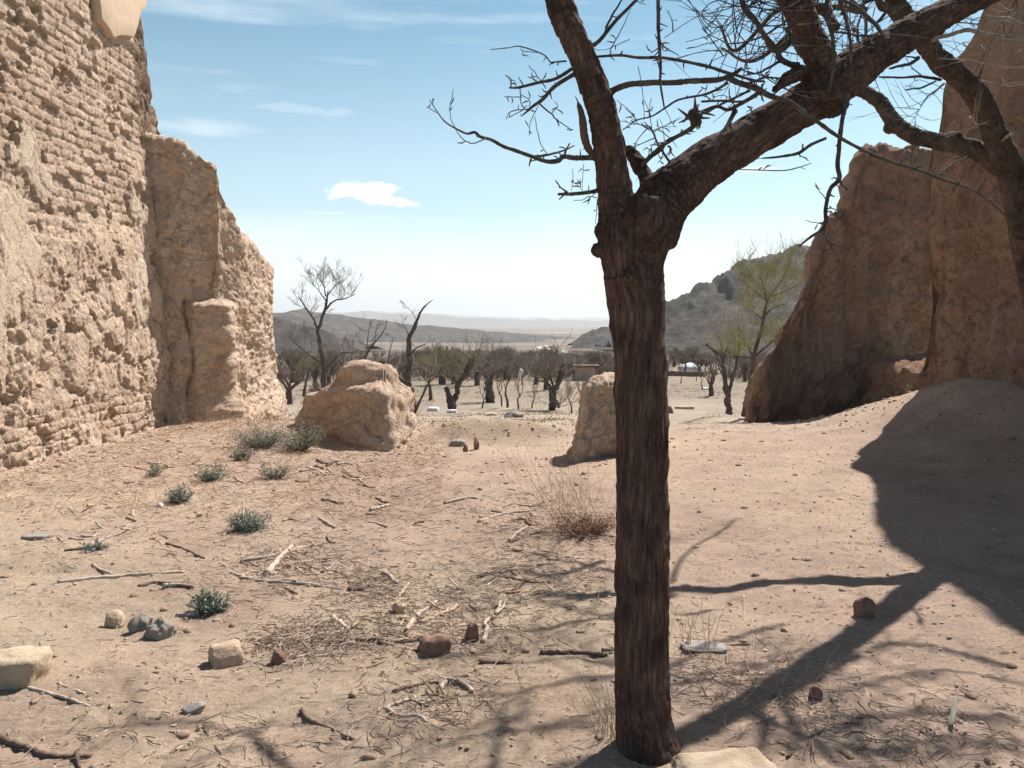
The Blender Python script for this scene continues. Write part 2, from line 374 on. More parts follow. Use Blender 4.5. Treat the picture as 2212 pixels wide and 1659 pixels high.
def brickwork(V, N):
    y, z = V[:, 1], V[:, 2]
    wy = y + .03 * fbm(V * 2.5, 3, 70) + .02 * vn(V * 7, 75); wz = z + .022 * fbm(V * 1.5, 3, 71) + .016 * vn(V * 8, 72)
    ch = .118; row = np.floor(wz / ch).astype(np.int64); fz = wz / ch - row
    r0 = _h(row, row * 0, row * 0, 3); bw = .27 + .12 * r0; fy0 = wy / bw + r0 * 7; c = np.floor(fy0).astype(np.int64); fy = fy0 - c
    idv = _h(row, c, row * 0, 8); idt = _h(row, c, row * 0, 11)
    e = np.minimum(np.minimum(fz, 1 - fz) * ch * 1.15, np.minimum(fy, 1 - fy) * bw) + .012 * fbm(V * 16, 3, 76)
    gone = sst(.86, .9, idv)
    br = sst(.002, .018, e) * (.010 + .021 * idv * (1 - gone)) - .04 * gone - .007 * sst(.45, .0, fz) * (1 - gone)
    n5 = vn(V * 2.3, 6); n4 = vn(V * 2, 5); f8 = fbm(V * 8, 4, 18, .65)
    f1, f2, iv = vor(y * 2.1 + .35 * n4 + .16 * f8, z * 1.9 + .4 * n5 + .16 * f8, 2)       # shallow cracked blocks lower down
    lump = sst(.0, .07, f2 - f1) * .03 + iv * .055 - .05 * sst(.35, .6, f1)
    g1, g2, gv = vor(y * 5.5 + .4 * n5 + .2 * f8, z * 6.5 + .4 * n4 + .2 * f8, 12)
    small = sst(0, .1, g2 - g1) * .010 + gv * .024
    hz = z + .7 * fbm(V * .7, 2, 90)
    wb = sst(2.7, 3.3, hz); wl = 1 - sst(1.7, 2.3, hz); wm = np.clip(1 - wb - wl, 0, 1)
    foot = 1 - sst(.45, .8, z)                                                        # bare courses at the foot again
    low = lump * (1 - foot) + (br + small * .7) * foot
    d = wb * (br * 1.15 + small * .3) + wm * (small * 1.1 + .012) + wl * (low + small * .45)
    pm = fbm(np.stack([V[:, 0] * 0, y * 1.7, z * 1.2], -1), 5, 33, .6)
    thr = .17 + .10 * wb + .5 * wb * sst(3.6, 4.6, z) + .12 * wl
    pl = sst(thr, thr + .012, pm)
    flake = sst(.02, .03, fbm(np.stack([V[:, 0] * 0, y * 3.1, z * 2.0], -1), 5, 35, .65)) * (wm + .6 * wl) * .022
    d = (d * .88 + flake) * (1 - pl) + pl * (.058 + .004 * fbm(V * 6, 3, 4) + .012 * sst(.1, .14, pm - thr))
    q2 = fbm(V * 11, 4, 66, .72); q3 = fbm(V * 30, 3, 67, .7)
    d = d + (q2 * .022 + np.abs(q3) * .012) * (1 - pl * .85) + .05 * fbm(V * .9, 3, 47)
    holes = sst(.30, .36, fbm(V * 3.1, 4, 59, .6)) * (1 - pl); d = d - holes * .06
    tn = .5 + (idt - .5) * .8 * wb + (iv - .5) * .5 * wl + .3 * sst(0, .01, flake)
    return d, pl * .8, np.clip(tn, 0, 1)
# near wall: profile falls away at its far end
def near_top(x, y): return np.interp(y, [3, 12.1, 12.3, 12.42, 12.52, 12.7, 12.85, 13.0], [8.6, 8.3, 7.2, 6.2, 5.4, 4.9, 4.6, 4.3])
wall = empty('ruined_wall', (-5.8, 10, 0), 'tall sunlit ruined mud brick wall with a rounded buttress, along the left edge', 'wall')
me = mass([(-5.2, 6.0), (-5.2, 12.95), (-6.4, 12.95), (-6.4, 6.0)], [(-5.8, 6.6), (-5.8, 12.4)], near_top, brickwork, ds=[.016, .03, .12, .12], dz=.0175, cap=.08, lean=.05)
put('brick_face', me, MWALL, wall)
def eroded(V, N, amp=1.0, seed=200, ledge=.6):
    big = fbm(V * 1.1, 3, seed) * .10; med = fbm(V * 3.4, 4, seed + 3, .6) * .06; fin = np.abs(fbm(V * 10, 5, seed + 6, .75)) * .075
    q1 = fbm(V * [3, 3, 3.4], 5, seed + 30, .66) * 6; fin = fin + (np.floor(q1) + sst(0, .12, q1 - np.floor(q1))) * .009 + fbm(V * 26, 3, seed + 33, .75) * .02
    g1, g2, gv = vor(V[:, 1] * 3.2 + V[:, 0] * 2 + .6 * vn(V * 2.5, seed + 9), V[:, 2] * 4.6 + .5 * vn(V * 3, seed + 8), seed + 7)
    lay = (sst(0, .3, g2 - g1) * .03 + gv * .035) * ledge
    pl = sst(.2, .25, fbm(V * [1.2, 1.2, .8], 3, seed + 20)) * .5
    return (big + med + fin + lay) * amp, pl, np.clip(.5 + (gv - .5) * .4 * ledge, 0, 1)
def but_top(x, y):
    t = np.interp(y, [12.2, 12.5, 12.8, 13.05, 13.35, 13.5, 14.4, 14.6, 15.2, 15.6, 16], [4.55, 4.45, 4.1, 3.75, 3.3, 3.12, 3.06, 2.98, 2.8, 2.6, 2.3])
    return t + .04 * vn(np.stack([x * 4, y * 4, x * 0], -1), 5)
def but_disp(V, N):
    d, pl, tn = eroded(V, N, .9, 240, .7)
    front = sst(13.4, 12.9, V[:, 1]) * sst(-5.0, -4.6, V[:, 0])
    d = d - .17 * front * sst(1.8, 2.05, V[:, 2] + .08 * vn(V * 4, 3))                     # corner block ends at 1.9 m
    d = d + .10 * sst(-4.95, -4.9, V[:, 0] + .03 * vn(V * [1, 1, 3], 8)) * sst(1.95, 1.85, V[:, 2]) * sst(13.2, 12.9, V[:, 1])
    crack = np.exp(-((V[:, 0] + 4.93 + .05 * np.sin(V[:, 2] * 4.1) + .03 * vn(V * [0, 0, 5], 4)) / .022) ** 2) * sst(13.1, 12.9, V[:, 1]) * sst(2.0, 1.9, V[:, 2]) * sst(.35, .5, V[:, 2])
    d = d - .12 * crack + .22 * sst(.6, .0, V[:, 2])
    br, p2, t2 = brickwork(V * [1, 1, 1] + [0, 0, 2.2], N); side = sst(12.9, 13.2, V[:, 1]) * sst(.35, .5, V[:, 2]) * sst(1.75, 1.6, V[:, 2])
    return d + br * side * .8, np.maximum(pl, p2 * side), tn
me = mass([(-5.5, 12.35), (-5.15, 12.45), (-4.85, 12.6), (-4.45, 12.72), (-4.42, 14.0), (-4.5, 15.5), (-4.8, 15.8), (-6.3, 15.8), (-6.3, 12.4)],
          [(-5.3, 13.0), (-5.3, 15.0)], but_top, but_disp, ds=.028, dz=.03, cap=.22)
put('buttress', me, MWALL, wall)
# slab of surviving plaster high on the near wall
def slab_poly(pts, x, th, seed):
    P = np.array([[x, a, b] for a, b in pts]); n = len(P); out = []
    for i in range(n):
        a, b = P[i], P[(i + 1) % n]; k = max(2, int(np.linalg.norm(b - a) / .05))
        out += [a + (b - a) * t / k for t in range(k)]
    P = np.array(out); P[:, 1] += .02 * vn(P * 7, seed); P[:, 2] += .02 * vn(P * 7 + 5, seed); C = P.mean(0); rows = []
    for t, o in ((1, 0), (1, th), (.97, th + .008), (.6, th + .012), (.3, th + .012), (.01, th + .012)):
        Q = C + (P - C) * t; Q[:, 0] = x + o + .006 * vn(Q * 4, 3) - .05 * Q[:, 2]; rows.append(Q)
    return arr_mesh('plaster_patch', np.concatenate(rows), grid_faces(len(rows), len(P), True))
def wallpt(px, py):
    d = ray(px, py); t = -5.22 / (d[0] + .05 * d[2]); return (d[1] * t, CAM_Z + d[2] * t)
pp = [wallpt(*q) for q in [(205, -60), (208, 0), (212, 40), (228, 62), (238, 80), (262, 76), (283, 82), (290, 62), (296, 34), (310, 10), (320, -60)]]
put('plaster_patch', slab_poly(pp, -5.22, .12, 3), MPLAST, wall)

# rounded lump left of the gateway
def lump_top(x, y):
    u = (x + 2.15) * .75 + (y - 11.0) * -.35
    a = np.array([-2.55, 11.75]); ab = np.array([.8, -.75]); t = np.clip(((x - a[0]) * ab[0] + (y - a[1]) * ab[1]) / (ab @ ab), 0, 1)
    dd = np.hypot(x - a[0] - ab[0] * t, y - a[1] - ab[1] * t)
    return np.interp(u, [-1.2, -.85, -.5, -.3, -.1, .1, .35, .6, .8, 1.0], [.3, .52, .72, .86, .98, 1.0, .92, .78, .6, .4]) * (1 - .42 * np.clip(dd / .75, 0, 1) ** 1.6)
def lump_disp(V, N):
    d, pl, tn = eroded(V, N, .8, 300, 1.1)
    st = .055 * np.sin(V[:, 2] * 15 + 2.2 * vn(V * 1.6, 8)) * sst(.35, .6, V[:, 2] - .15 * (V[:, 0] + 2))
    return d + st + .05 * sst(.25, -.1, V[:, 2]) * sst(-2.0, -1.3, V[:, 0]), pl * .4, tn
lb = [ground(852, 978), ground(800, 968), ground(740, 952), ground(688, 934)]
lo = [(lb[0][0], lb[0][1]), (lb[0][0] + .08, lb[0][1] + .5), (-1.32, 11.3), (-1.7, 11.9), (-2.5, 12.3), (-3.1, 12.1), (-3.2, 11.7), (lb[3][0] - .12, lb[3][1] + .25), (lb[3][0] + .1, lb[3][1]), (lb[2][0], lb[2][1]), (lb[1][0], lb[1][1])]
me = mass(lo, [(-2.55, 11.75), (-1.75, 11.0)], lump_top, lump_disp, ds=.03, dz=.03, capn=24, cap=.3, base=-.2, shrink=lambda z, v: 1 - .16 * v ** 2)
tag(put('mud_brick_lump', me, MWALL), 'rounded weathered lump of mud brick left of the gateway, front face in shade', 'ruin')
# stub right of the gateway, half hidden by the trunk
def stub_top(x, y): return np.interp(x, [.5, .68, .8, .9, 1.0, 1.2, 1.7, 2.0], [.15, .45, .62, .80, .88, .92, .7, .4])
sb = ground(1240, 1000); sb2 = ground(1330, 984)
me = mass([(sb[0], sb[1]), (sb2[0], sb2[1] + .02), (1.5, 9.7), (1.55, 10.2), (1.25, 10.5), (.95, 10.5), (.68, 9.8)], [(1.02, 9.75), (1.4, 10.1)], stub_top,
          lambda V, N: (eroded(V, N, .75, 330, .8)[0], V[:, 0] * 0, V[:, 0] * 0 + .5), ds=.025, dz=.025, capn=16, cap=.12, base=-.2, shrink=lambda z, v: 1.06 - .42 * v)
tag(put('mud_brick_stub', me, MWALL), 'tapering shaded stub of mud wall just left of the nearest trunk', 'ruin')
# right wall: near side wall, then a diagonal buttress falling away to the gateway
RW = empty('ruined_wall', (6.5, 11.5, 0), 'massive ruined mud wall in deep shade on the right, stepping down to the gateway', 'wall')
def rdisp(V, N, seed=400):
    big = fbm(V * [.8, .8, .6], 3, seed) * .26; run = fbm(V * [2.6, 2.6, .45], 4, seed + 2, .6) * .13
    q1 = fbm(V * [1.6, 1.6, 1.9], 5, seed + 30, .62) * 6; big = big + (np.floor(q1) + sst(0, .14, q1 - np.floor(q1))) * .035
    run2 = -np.abs(fbm(V * [5, 5, .6], 3, seed + 4)) * .045
    fin = np.abs(fbm(V * 10, 4, seed + 6, .7)) * .07; lay = .02 * np.sin(V[:, 2] * 11 + 2 * vn(V * .8, 5)) * sst(.1, .4, vn(V * .6, 7))
    return big + run + run2 + fin + lay, sst(.1, .5, fbm(V * .8, 3, seed + 9)) * .5, np.clip(.5 + .6 * fbm(V * [1.5, 1.5, .4], 3, seed + 12), 0, 1)
def side_top(x, y):
    t = np.interp(y, [2, 5, 7, 8.5, 10.3, 10.65, 10.96, 11.3, 11.5, 11.65, 11.82, 11.98, 12.1, 12.35, 12.6, 15.5], [7.0, 7.5, 7.8, 7.8, 7.9, 7.5, 6.9, 6.2, 5.7, 5.5, 5.4, 5.1, 4.3, 2.6, .95, .9])  # low run past the tall far end is added to shade the crest
    return t + .05 * vn(np.stack([x * 2, y * 2, x * 0], -1), 9)
me = mass([(6.35, 4.5), (6.38, 11.3), (6.25, 11.7), (6.16, 11.95), (6.24, 12.7), (6.5, 15.2), (7.7, 15.2), (7.7, 4.5)], [(7.0, 5.2), (7.0, 14.6)], side_top, lambda V, N: (lambda q: (q[0] * (1 - .75 * sst(3.6, 5.2, V[:, 2])), q[1], q[2]))(rdisp(V, N)), ds=.04, dz=.045, cap=.16, capn=12)
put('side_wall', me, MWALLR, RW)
def cross_top(x, y):
    t = ((x - 4.3) - (y - 14.7) * .42) / 3.154
    h = np.interp(t, [-.1, -.02, .02, .06, .12, .196, .25, .29, .33, .355, .385, .43, .5, .518, .54, .57, .6, .735, 1.0, 1.3], [-.4, .1, .45, .78, 1.2, 1.66, 2.0, 2.4, 2.75, 3.1, 3.35, 3.5, 3.66, 3.9, 4.3, 4.6, 4.78, 4.95, 5.0, 5.1])
    return h + .07 * vn(np.stack([x * 3.5, y * 3.5, x * 0], -1), 9)
me = mass([(4.25, 14.62), (5.2, 14.98), (6.6, 15.5), (8.4, 16.1), (8.9, 17.2), (7.0, 16.6), (5.7, 16.1), (4.75, 15.65)],
          [(4.75, 15.2), (8.4, 16.6)], cross_top, lambda V, N: rdisp(V, N, 460), ds=.045, dz=.045, cap=.16, capn=12, base=-.9)
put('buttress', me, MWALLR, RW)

# ------------------------------------------------------------------ rocks
def icos(sub=3):
    import bmesh
    bm = bmesh.new(); bmesh.ops.create_icosphere(bm, subdivisions=sub, radius=1); V = np.array([v.co[:] for v in bm.verts]); Fq = np.array([[v.index for v in f.verts] for f in bm.faces]); bm.free(); return V, Fq
ICO = {k: icos(k) for k in (1, 2, 3, 4)}
def rock_mesh(name, size, blocky=0.0, rough=.12, seed=0, sub=4, rot=0):
    V, Fq = ICO[sub]; V = V.copy()
    if blocky:
        m_ = np.max(np.abs(V), 1)[:, None]; V = V * ((1 - blocky) + blocky / m_); rs = np.random.RandomState(seed + 5)
        for _ in range(11):
            d = rs.normal(size=3); d /= np.linalg.norm(d); h = np.abs(d).sum() * rs.uniform(.66, .88); e = V @ d - h; V = V - np.maximum(e, 0)[:, None] * d
    else:
        rs = np.random.RandomState(seed)
        for _ in range(9):                                                          # knock off flat facets
            d = rs.normal(size=3); d /= np.linalg.norm(d); h = .62 + .25 * rs.rand(); e = V @ d - h; V = V - np.maximum(e, 0)[:, None] * d
    V = V * (1 + rough * fbm(V * 1.6 + seed * 3.1, 4, seed, .6)[:, None] * 1.6 + .10 * fbm(V * 5 + seed, 4, seed + 4, .72)[:, None]) * np.array(size)
    c, s_ = math.cos(rot), math.sin(rot); V = V @ np.array([[c, s_, 0], [-s_, c, 0], [0, 0, 1]])
    return arr_mesh(name, V, Fq)
def stone(px, py, wx, hz, m, label, name='stone', dy=None, sink=.45, **k):
    """base point in the picture, width and height in picture pixels"""
    g = ground(px, py); Y = g[1]; a = wpx(wx, Y) / 2; h = wpx(hz, Y) / 2; b_ = (dy or .9) * a
    me = rock_mesh(name, (a, b_, h * (1 + sink)), **k)
    o = put(name, me, m, None, (g[0], Y + b_ * .6, gz(g[0], Y + b_ * .6) + h * (1 - sink)))
    return tag(o, label, 'stone', k.get('group'))
stone(20, 1484, 125, 62, MPALE, 'large pale block of stone cut by the left edge', blocky=.75, rough=.06, seed=3, rot=.15)
o = stone(483, 1438, 66, 46, MTAN, 'squared tan mud brick with a bright top, lying on the sand', name='loose_brick', blocky=.92, rough=.05, seed=5, rot=.6, dy=.75)
o['category'] = 'brick'
stone(598, 1440, 34, 34, MREDST, 'small round reddish stone just right of the squared brick', seed=6)
stone(242, 1358, 52, 34, MPALE, 'small pale stone left of the grey rock cluster', seed=7, rot=.4)
stone(300, 1372, 54, 38, MGREY, 'grey lumpy rock, left one of a touching pair', seed=8, rough=.3)
stone(342, 1382, 58, 46, MGREY, 'grey lumpy rock, right one of a touching pair', seed=9, rough=.3)
stone(405, 1336, 54, 9, MSLATE, 'thin flat slate beside the small grey green shrub', seed=10, blocky=.8, dy=.5, rot=.2)
stone(413, 1546, 60, 22, MSLATE, 'flat bluish grey stone half sunk in the sand', seed=11, dy=.8, sink=.55)
stone(862, 1326, 36, 26, MTAN, 'small tan stone among the sticks near the middle', seed=12)
stone(938, 1416, 66, 38, MREDST, 'wedge shaped red brown stone behind broken sticks', seed=13, blocky=.6, rot=.5)
stone(1021, 1390, 36, 42, MREDST, 'upright red brown stone beside a gnarled stick', seed=14)
stone(1872, 1338, 42, 44, MREDST, 'red brown stone sitting between the two shadow bands', seed=15, blocky=.45, rot=.4)
stone(1765, 1516, 30, 34, MREDST, 'small dark red stone below the wide shadow band', seed=16)
stone(1524, 1412, 100, 11, MSLATE, 'flat grey slate slab just right of the nearest trunk', seed=17, blocky=.85, dy=.55, rot=-.15)
stone(1588, 1706, 225, 26, MPALE, 'big pale flat stone at the foot of the nearest trunk', seed=18, blocky=.7, rough=.09, dy=.9, rot=.2, sink=.75)
stone(74, 1166, 56, 9, MSLATE, 'flat greenish grey slab at the far left', seed=19, blocky=.8, dy=.6)
stone(1448, 893, 16, 16, MREDST, 'small dark stone on the lip right of the trunk', seed=20)
stone(1003, 1102, 9, 6, MWHITE, 'tiny white pebble left of the dry bush', seed=23)
stone(430, 1118, 14, 9, MPALE, 'small pale pebble under the pale hooked stick', seed=24)
stone(345, 1095, 14, 8, MWHITE, 'small white pebble near the tall pale stick', seed=25)
stone(935, 888, 26, 8, MWHITE, 'white flat stone left of the forked stump beyond the gateway', seed=26, blocky=.6)
stone(976, 892, 22, 7, MWHITE, 'white flat stone at the foot of the forked tree', seed=27, blocky=.6)
stone(1478, 884, 44, 7, MPALE, 'long pale flat stone beyond the lip on the right', seed=28, blocky=.5, dy=.4)
stone(1523, 842, 16, 6, MWHITE, 'small white stone under the thin far trees', seed=29)
stone(1110, 902, 44, 14, MGREY, 'low grey rock in the middle of the open yard', seed=30)
stone(988, 964, 34, 13, MGREY, 'flat topped brown rock lying on the gateway bank', seed=31, blocky=.4)
stone(1005, 975, 12, 15, MREDST, 'upright broken stone left of the gap in the bank', seed=33)
stone(1029, 972, 13, 26, MREDST, 'upright dark stone right of the gap in the bank', seed=34, rough=.3)
stone(1060, 1160 - 262, 26, 6, MPALE, 'pale flat pebble left of the low grey rock', seed=35)
t_ = at(512, 486, 13.6)
for dz, w_, l_ in ((0, .30, 'lower flat stone of the pair on the left wall top'), (.09, .24, 'upper flat stone of the pair on the left wall top')):
    me = rock_mesh('stone', (w_ / 2, .14, .05), blocky=.7, seed=int(w_ * 100), sub=3)
    tag(put('stone', me, MSLATE, None, (-4.72, 13.75, 3.14 + dz)), l_, 'stone')
g = ground(2052, 1570)
mb = MB(); mb.tube(catmull([(0, 0, 0), (.004, .006, .03), (-.002, .012, .07), (.003, .01, .10)], 10), [.002, .006, .010, .011, .011, .010, .009, .007, .004, .001], 8)
me = mb.mesh('feather'); V = coords(me); V[:, 1] = (V[:, 1] - .006) * .35 + .006; me.vertices.foreach_set('co', V.ravel())
o = put('feather', me, MFEATHER, None, (g[0], g[1], g[2] - .004)); o.scale = (1.3, 1.3, 1.3); o.rotation_euler = (.1, .25, .3)
tag(o, 'small upright white papery leaf at the lower right', 'leaf'); o.name = 'dry_leaf'

# ------------------------------------------------------------------ near trees
def c4(*p): return [(909.5 + .2924 * a, .2924 * b) for a, b in p]
def c5(*p): return [(1455.3 + .3421 * a, .3421 * b) for a, b in p]
def cb(*p): return [(1819 + .1828 * a, .1828 * b) for a, b in p]
def cd(*p): return [(1516 + .1776 * a, .1776 * b) for a, b in p]
def remesh_trunk(name, tubes, vox, m, parent, bark=.012, seed=0, knots=()):
    """tubes: list of (points, radii); one smooth skin over them all, then furrowed bark along the grain"""
    mb = MB(); CL = []; CR = []; CT = []; CS = []
    for P, r in tubes:
        n = max(12, int(np.sum(np.linalg.norm(np.diff(np.asarray(P), axis=0), axis=1)) / .03)); Q = catmull(P, n)
        rr = np.interp(np.linspace(0, len(P) - 1, n), range(len(P)), r); mb.tube(Q, rr, 20)
        T = np.gradient(Q, axis=0); L = np.linalg.norm(T, axis=1); T /= L[:, None]
        CL.append(Q); CR.append(rr); CT.append(T); CS.append(np.cumsum(L) + 3.1 * len(CL))
    for p, r in knots:
        V, Fq = ICO[2]; mb.add(V * r * (1 + .3 * vn(V * 2 + r * 50, 3)[:, None]) + np.asarray(p), Fq)
    me = mb.mesh('t'); o = bpy.data.objects.new('t', me); col.objects.link(o)
    md = o.modifiers.new('r', 'REMESH'); md.mode = 'VOXEL'; md.voxel_size = vox
    s_ = o.modifiers.new('s', 'SMOOTH'); s_.iterations = 4
    dg = bpy.context.evaluated_depsgraph_get(); me2 = bpy.data.meshes.new_from_object(o.evaluated_get(dg)); bpy.data.objects.remove(o)
    V = coords(me2).astype(float); N = norms(me2).astype(float)
    CL = np.concatenate(CL); CT = np.concatenate(CT); CS = np.concatenate(CS); idx = np.zeros(len(V), int)
    for a in range(0, len(V), 4000):
        D = ((V[a:a + 4000, None, :] - CL[None]) ** 2).sum(-1) - (np.concatenate(CR) ** 2)[None] * .5; idx[a:a + 4000] = D.argmin(1)
    off = V - CL[idx]; off -= CT[idx] * (off * CT[idx]).sum(1)[:, None]; s_ = CS[idx] + ((V - CL[idx]) * CT[idx]).sum(1)
    G = off * 80 + (s_ * 10)[:, None] * CT[idx]
    f = fbm(G, 4, seed, .55); f2 = fbm(V * 9, 3, seed + 5); f3 = fbm(V * 40, 2, seed + 9)
    V = V + N * (bark * (f * 1.0 - .5 * np.abs(fbm(G * .45, 2, seed + 3))) + .010 * f2 + .003 * f3)[:, None]
    me2.vertices.foreach_set('co', (V - np.array(parent.location)).astype(np.float32).ravel()); me2.update()
    me2.polygons.foreach_set('use_smooth', np.ones(len(me2.polygons), bool))
    a = me2.attributes.new('grain', 'FLOAT_VECTOR', 'POINT'); a.data.foreach_set('vector', G.astype(np.float32).ravel())
    o = bpy.data.objects.new(name, me2); me2.materials.clear(); me2.materials.append(m); link(o, parent); return o

def spurs(mb, P, r, dens, seed, lmin=.008, lmax=.034):
    """short spurs and buds along a branch"""
    rg = random.Random(seed); L = np.sum(np.linalg.norm(np.diff(P, axis=0), axis=1))
    for _ in range(int(L * dens * .55 + .5)):
        i = rg.randrange(1, len(P) - 1); T = P[i + 1] - P[i - 1]; T = T / (np.linalg.norm(T) + 1e-9)
        d = np.array([rg.gauss(0, 1) for _ in range(3)]); d -= T * (d @ T); d /= np.linalg.norm(d) + 1e-9; d = d + T * rg.uniform(-.2, .7)
        l = rg.uniform(lmin, lmax); q = P[i] + d * (r[i] * .5); e = q + d * l; k = q + d * l * .5 + np.array([rg.gauss(0, .004) for _ in range(3)])
        mb.tube([q, k, e], [min(.0035, r[i] * .6), .0025, .0012], 4)
def twigs(mb, P, n, seed, l=(.12, .4), r=.0022, up=.2):
    """fine whippy twigs"""
    rg = random.Random(seed)
    for _ in range(n):
        i = rg.randrange(1, len(P)); q = P[i]; T = P[i] - P[i - 1]; T = T / (np.linalg.norm(T) + 1e-9)
        d = np.array([rg.gauss(0, 1), rg.gauss(0, .7), rg.gauss(0, 1) + up]); d -= T * (d @ T) * .6; d /= np.linalg.norm(d) + 1e-9
        L = rg.uniform(*l); pts = [q]; c = np.array([rg.gauss(0, .25) for _ in range(3)])
        for k in range(7):
            d = d + c * .35 + np.array([rg.gauss(0, .06) for _ in range(3)]); d /= np.linalg.norm(d); pts.append(pts[-1] + d * L / 7)
            if k in (2, 4) and rg.random() < .6:
                e = d + np.array([rg.gauss(0, .6) for _ in range(3)]); e /= np.linalg.norm(e); l2 = L * rg.uniform(.2, .45)
                mb.tube([pts[-1], pts[-1] + e * l2 * .5 + c * .01, pts[-1] + e * l2 + c * .03], [r * .7, r * .5, r * .25], 3, False)
        mb.tube(pts, np.linspace(r, r * .35, 8), 4, False)
def branch(parent, px, w, Y0, Y1, m=None, seed=0, subs=(), spur=18, tw=0, name='branch', twl=(.12, .4), jit=.006):
    """branch drawn through picture points px (widths w, distance going Y0 to Y1), with its own side shoots"""
    mb = MB(); n = len(px); Ys = np.linspace(Y0, Y1, n)
    P = np.array([at(a, b, y) for (a, b), y in zip(px, Ys)]); W = np.interp(np.linspace(0, 1, n), np.linspace(0, 1, len(w)), w)
    r = np.array([wpx(a, y) / 2 for a, y in zip(W, Ys)]); k = max(10, n * 6); Q = catmull(P, k)
    rr = np.interp(np.linspace(0, n - 1, k), range(n), r); rg = np.random.RandomState(seed)
    Q = Q + np.stack([vn(Q * 14, seed), vn(Q * 14, seed + 1), vn(Q * 14, seed + 2)], -1) * np.minimum(jit, rr * .6)[:, None]; rr = rr * (1 + .06 * rg.normal(size=k))
    mb.tube(Q, np.maximum(rr, .0012), 8); spurs(mb, Q, rr, spur, seed)
    if tw: twigs(mb, Q, max(1, int(tw * .6)), seed + 1, twl)
    for j, sp in enumerate(subs):
        spx, sw = sp[:-1], sp[-1]; d0 = [np.hypot(spx[0][0] - a, spx[0][1] - b) for a, b in px]; y0 = Ys[int(np.argmin(d0))]
        yy = np.linspace(y0, y0 + (.12 if j % 2 else -.12), len(spx)); S = np.array([at(a, b, y) for (a, b), y in zip(spx, yy)])
        kk = max(6, len(spx) * 4); S2 = catmull(S, kk); sr = np.linspace(wpx(sw, y0) / 2, max(.0012, wpx(sw, y0) / 5), kk)
        S2 = S2 + rg.normal(size=S2.shape) * .0008; mb.tube(S2, sr, 6); spurs(mb, S2, sr, spur * .8, seed + j + 9)
        if tw: twigs(mb, S2, max(1, tw // 4), seed + j + 30, twl)
    me = mb.mesh(name, True, parent.location); o = bpy.data.objects.new(name, me); me.materials.append(m or MBRANCH); link(o, parent); return o

base = at(1392, 1640, 2.92)
T1 = empty('bare_tree', (base[0], base[1], gz(base[0], base[1])), 'nearest bare tree with a straight dark trunk forking into two limbs', 'tree')
def L(px, Ys, w): return [at(a, b, y) for (a, b), y in zip(px, Ys)], [wpx(a, y) / 2 for a, y in zip(w, Ys)]
tY = 2.95
tr = L([(1405, 1760), (1402, 1650), (1395, 1590), (1388, 1500), (1387, 1300), (1388, 1100), (1386, 900), (1380, 750), (1371, 620), (1369, 540), (1378, 480), (1385, 430)],
       [tY] * 12, [205, 156, 134, 121, 118, 117, 114, 114, 126, 146, 172, 140])
st = L([(1345, 560), (1334, 470), (1328, 400), (1313, 300), (1293, 215), (1252, 110), (1205, 0), (1170, -130), (1150, -320)], [2.93, 2.91, 2.9, 2.88, 2.86, 2.85, 2.85, 2.9, 3.0], [90, 84, 76, 66, 62, 62, 58, 52, 44])
lm = L([(1400, 520), (1430, 440), (1490, 385), (1560, 335), (1640, 285), (1720, 238), (1795, 188), (1870, 130), (1950, 82), (2040, 32), (2140, -20), (2300, -90)], [2.96, 2.97, 2.99, 3.02, 3.05, 3.08, 3.1, 3.13, 3.17, 3.2, 3.25, 3.3], [120, 120, 104, 96, 92, 88, 96, 82, 70, 60, 54, 48])
us = L([(1795, 205), (1775, 140), (1748, 70), (1715, 0), (1690, -90), (1680, -260)], [3.1, 3.08, 3.07, 3.07, 3.1, 3.2], [80, 66, 58, 66, 60, 48])
sd = L([(1780, 180), (1722, 158), (1670, 196)], [3.1, 3.0, 2.9], [32, 30, 18])
br_ = L([(1392, 470), (1400, 400), (1372, 345), (1356, 318)], [2.97, 3.02, 3.05, 3.05], [50, 36, 28, 16])
kn = [(at(1300, 500, 2.92), .03), (at(1292, 540, 2.92), .026), (at(1420, 400, 3.0), .05), (at(1355, 600, 2.85), .03), (at(1450, 480, 2.95), .05), (at(1790, 215, 3.06), .07), (at(1375, 352, 3.03), .03)]
remesh_trunk('trunk', [tr, st, lm, us, sd, br_], .0085, MBARK, T1, .0075, 3, kn)
# stub of torn bark on the left stem
branch(T1, [(1285, 345), (1272, 320), (1262, 285), (1253, 238), (1249, 222)], [12, 16, 18, 13, 5], 2.88, 2.84, MBARK, 4, name='branch_stub', spur=30)
X4 = c4
branch(T1, X4((1275, 1160), (1150, 1168), (1060, 1160), (1020, 1192), (930, 1195), (820, 1160), (700, 1110), (600, 1080), (520, 1035), (440, 1010), (400, 980), (340, 990), (260, 950), (180, 900), (130, 840), (65, 740)), [12, 11, 10, 9, 8, 7, 6, 4, 3, 2], 2.87, 2.65, seed=1,
       subs=[X4((130, 840), (80, 810), (40, 790)) + [1.8], X4((260, 950), (220, 880), (215, 780), (240, 660)) + [2], X4((480, 1020), (380, 1060), (300, 1020), (250, 950)) + [3], X4((830, 1160), (960, 1140), (1060, 1110), (1130, 1075)) + [7], X4((930, 1140), (880, 1050), (855, 950), (840, 860)) + [2], X4((810, 1175), (800, 1230)) + [5], X4((1060, 1160), (1070, 1110), (1100, 1060)) + [6]])
branch(T1, X4((1110, 510), (1000, 580), (880, 610), (730, 645), (655, 645)), [8, 7, 6, 5], 2.86, 2.74, seed=2, spur=30,
       subs=[X4((730, 645), (740, 760), (755, 810), (640, 870)) + [2.5], X4((740, 720), (620, 715)) + [2.5], X4((920, 650), (860, 560), (795, 485)) + [2.5], X4((700, 640), (690, 600), (665, 595)) + [2.2]])
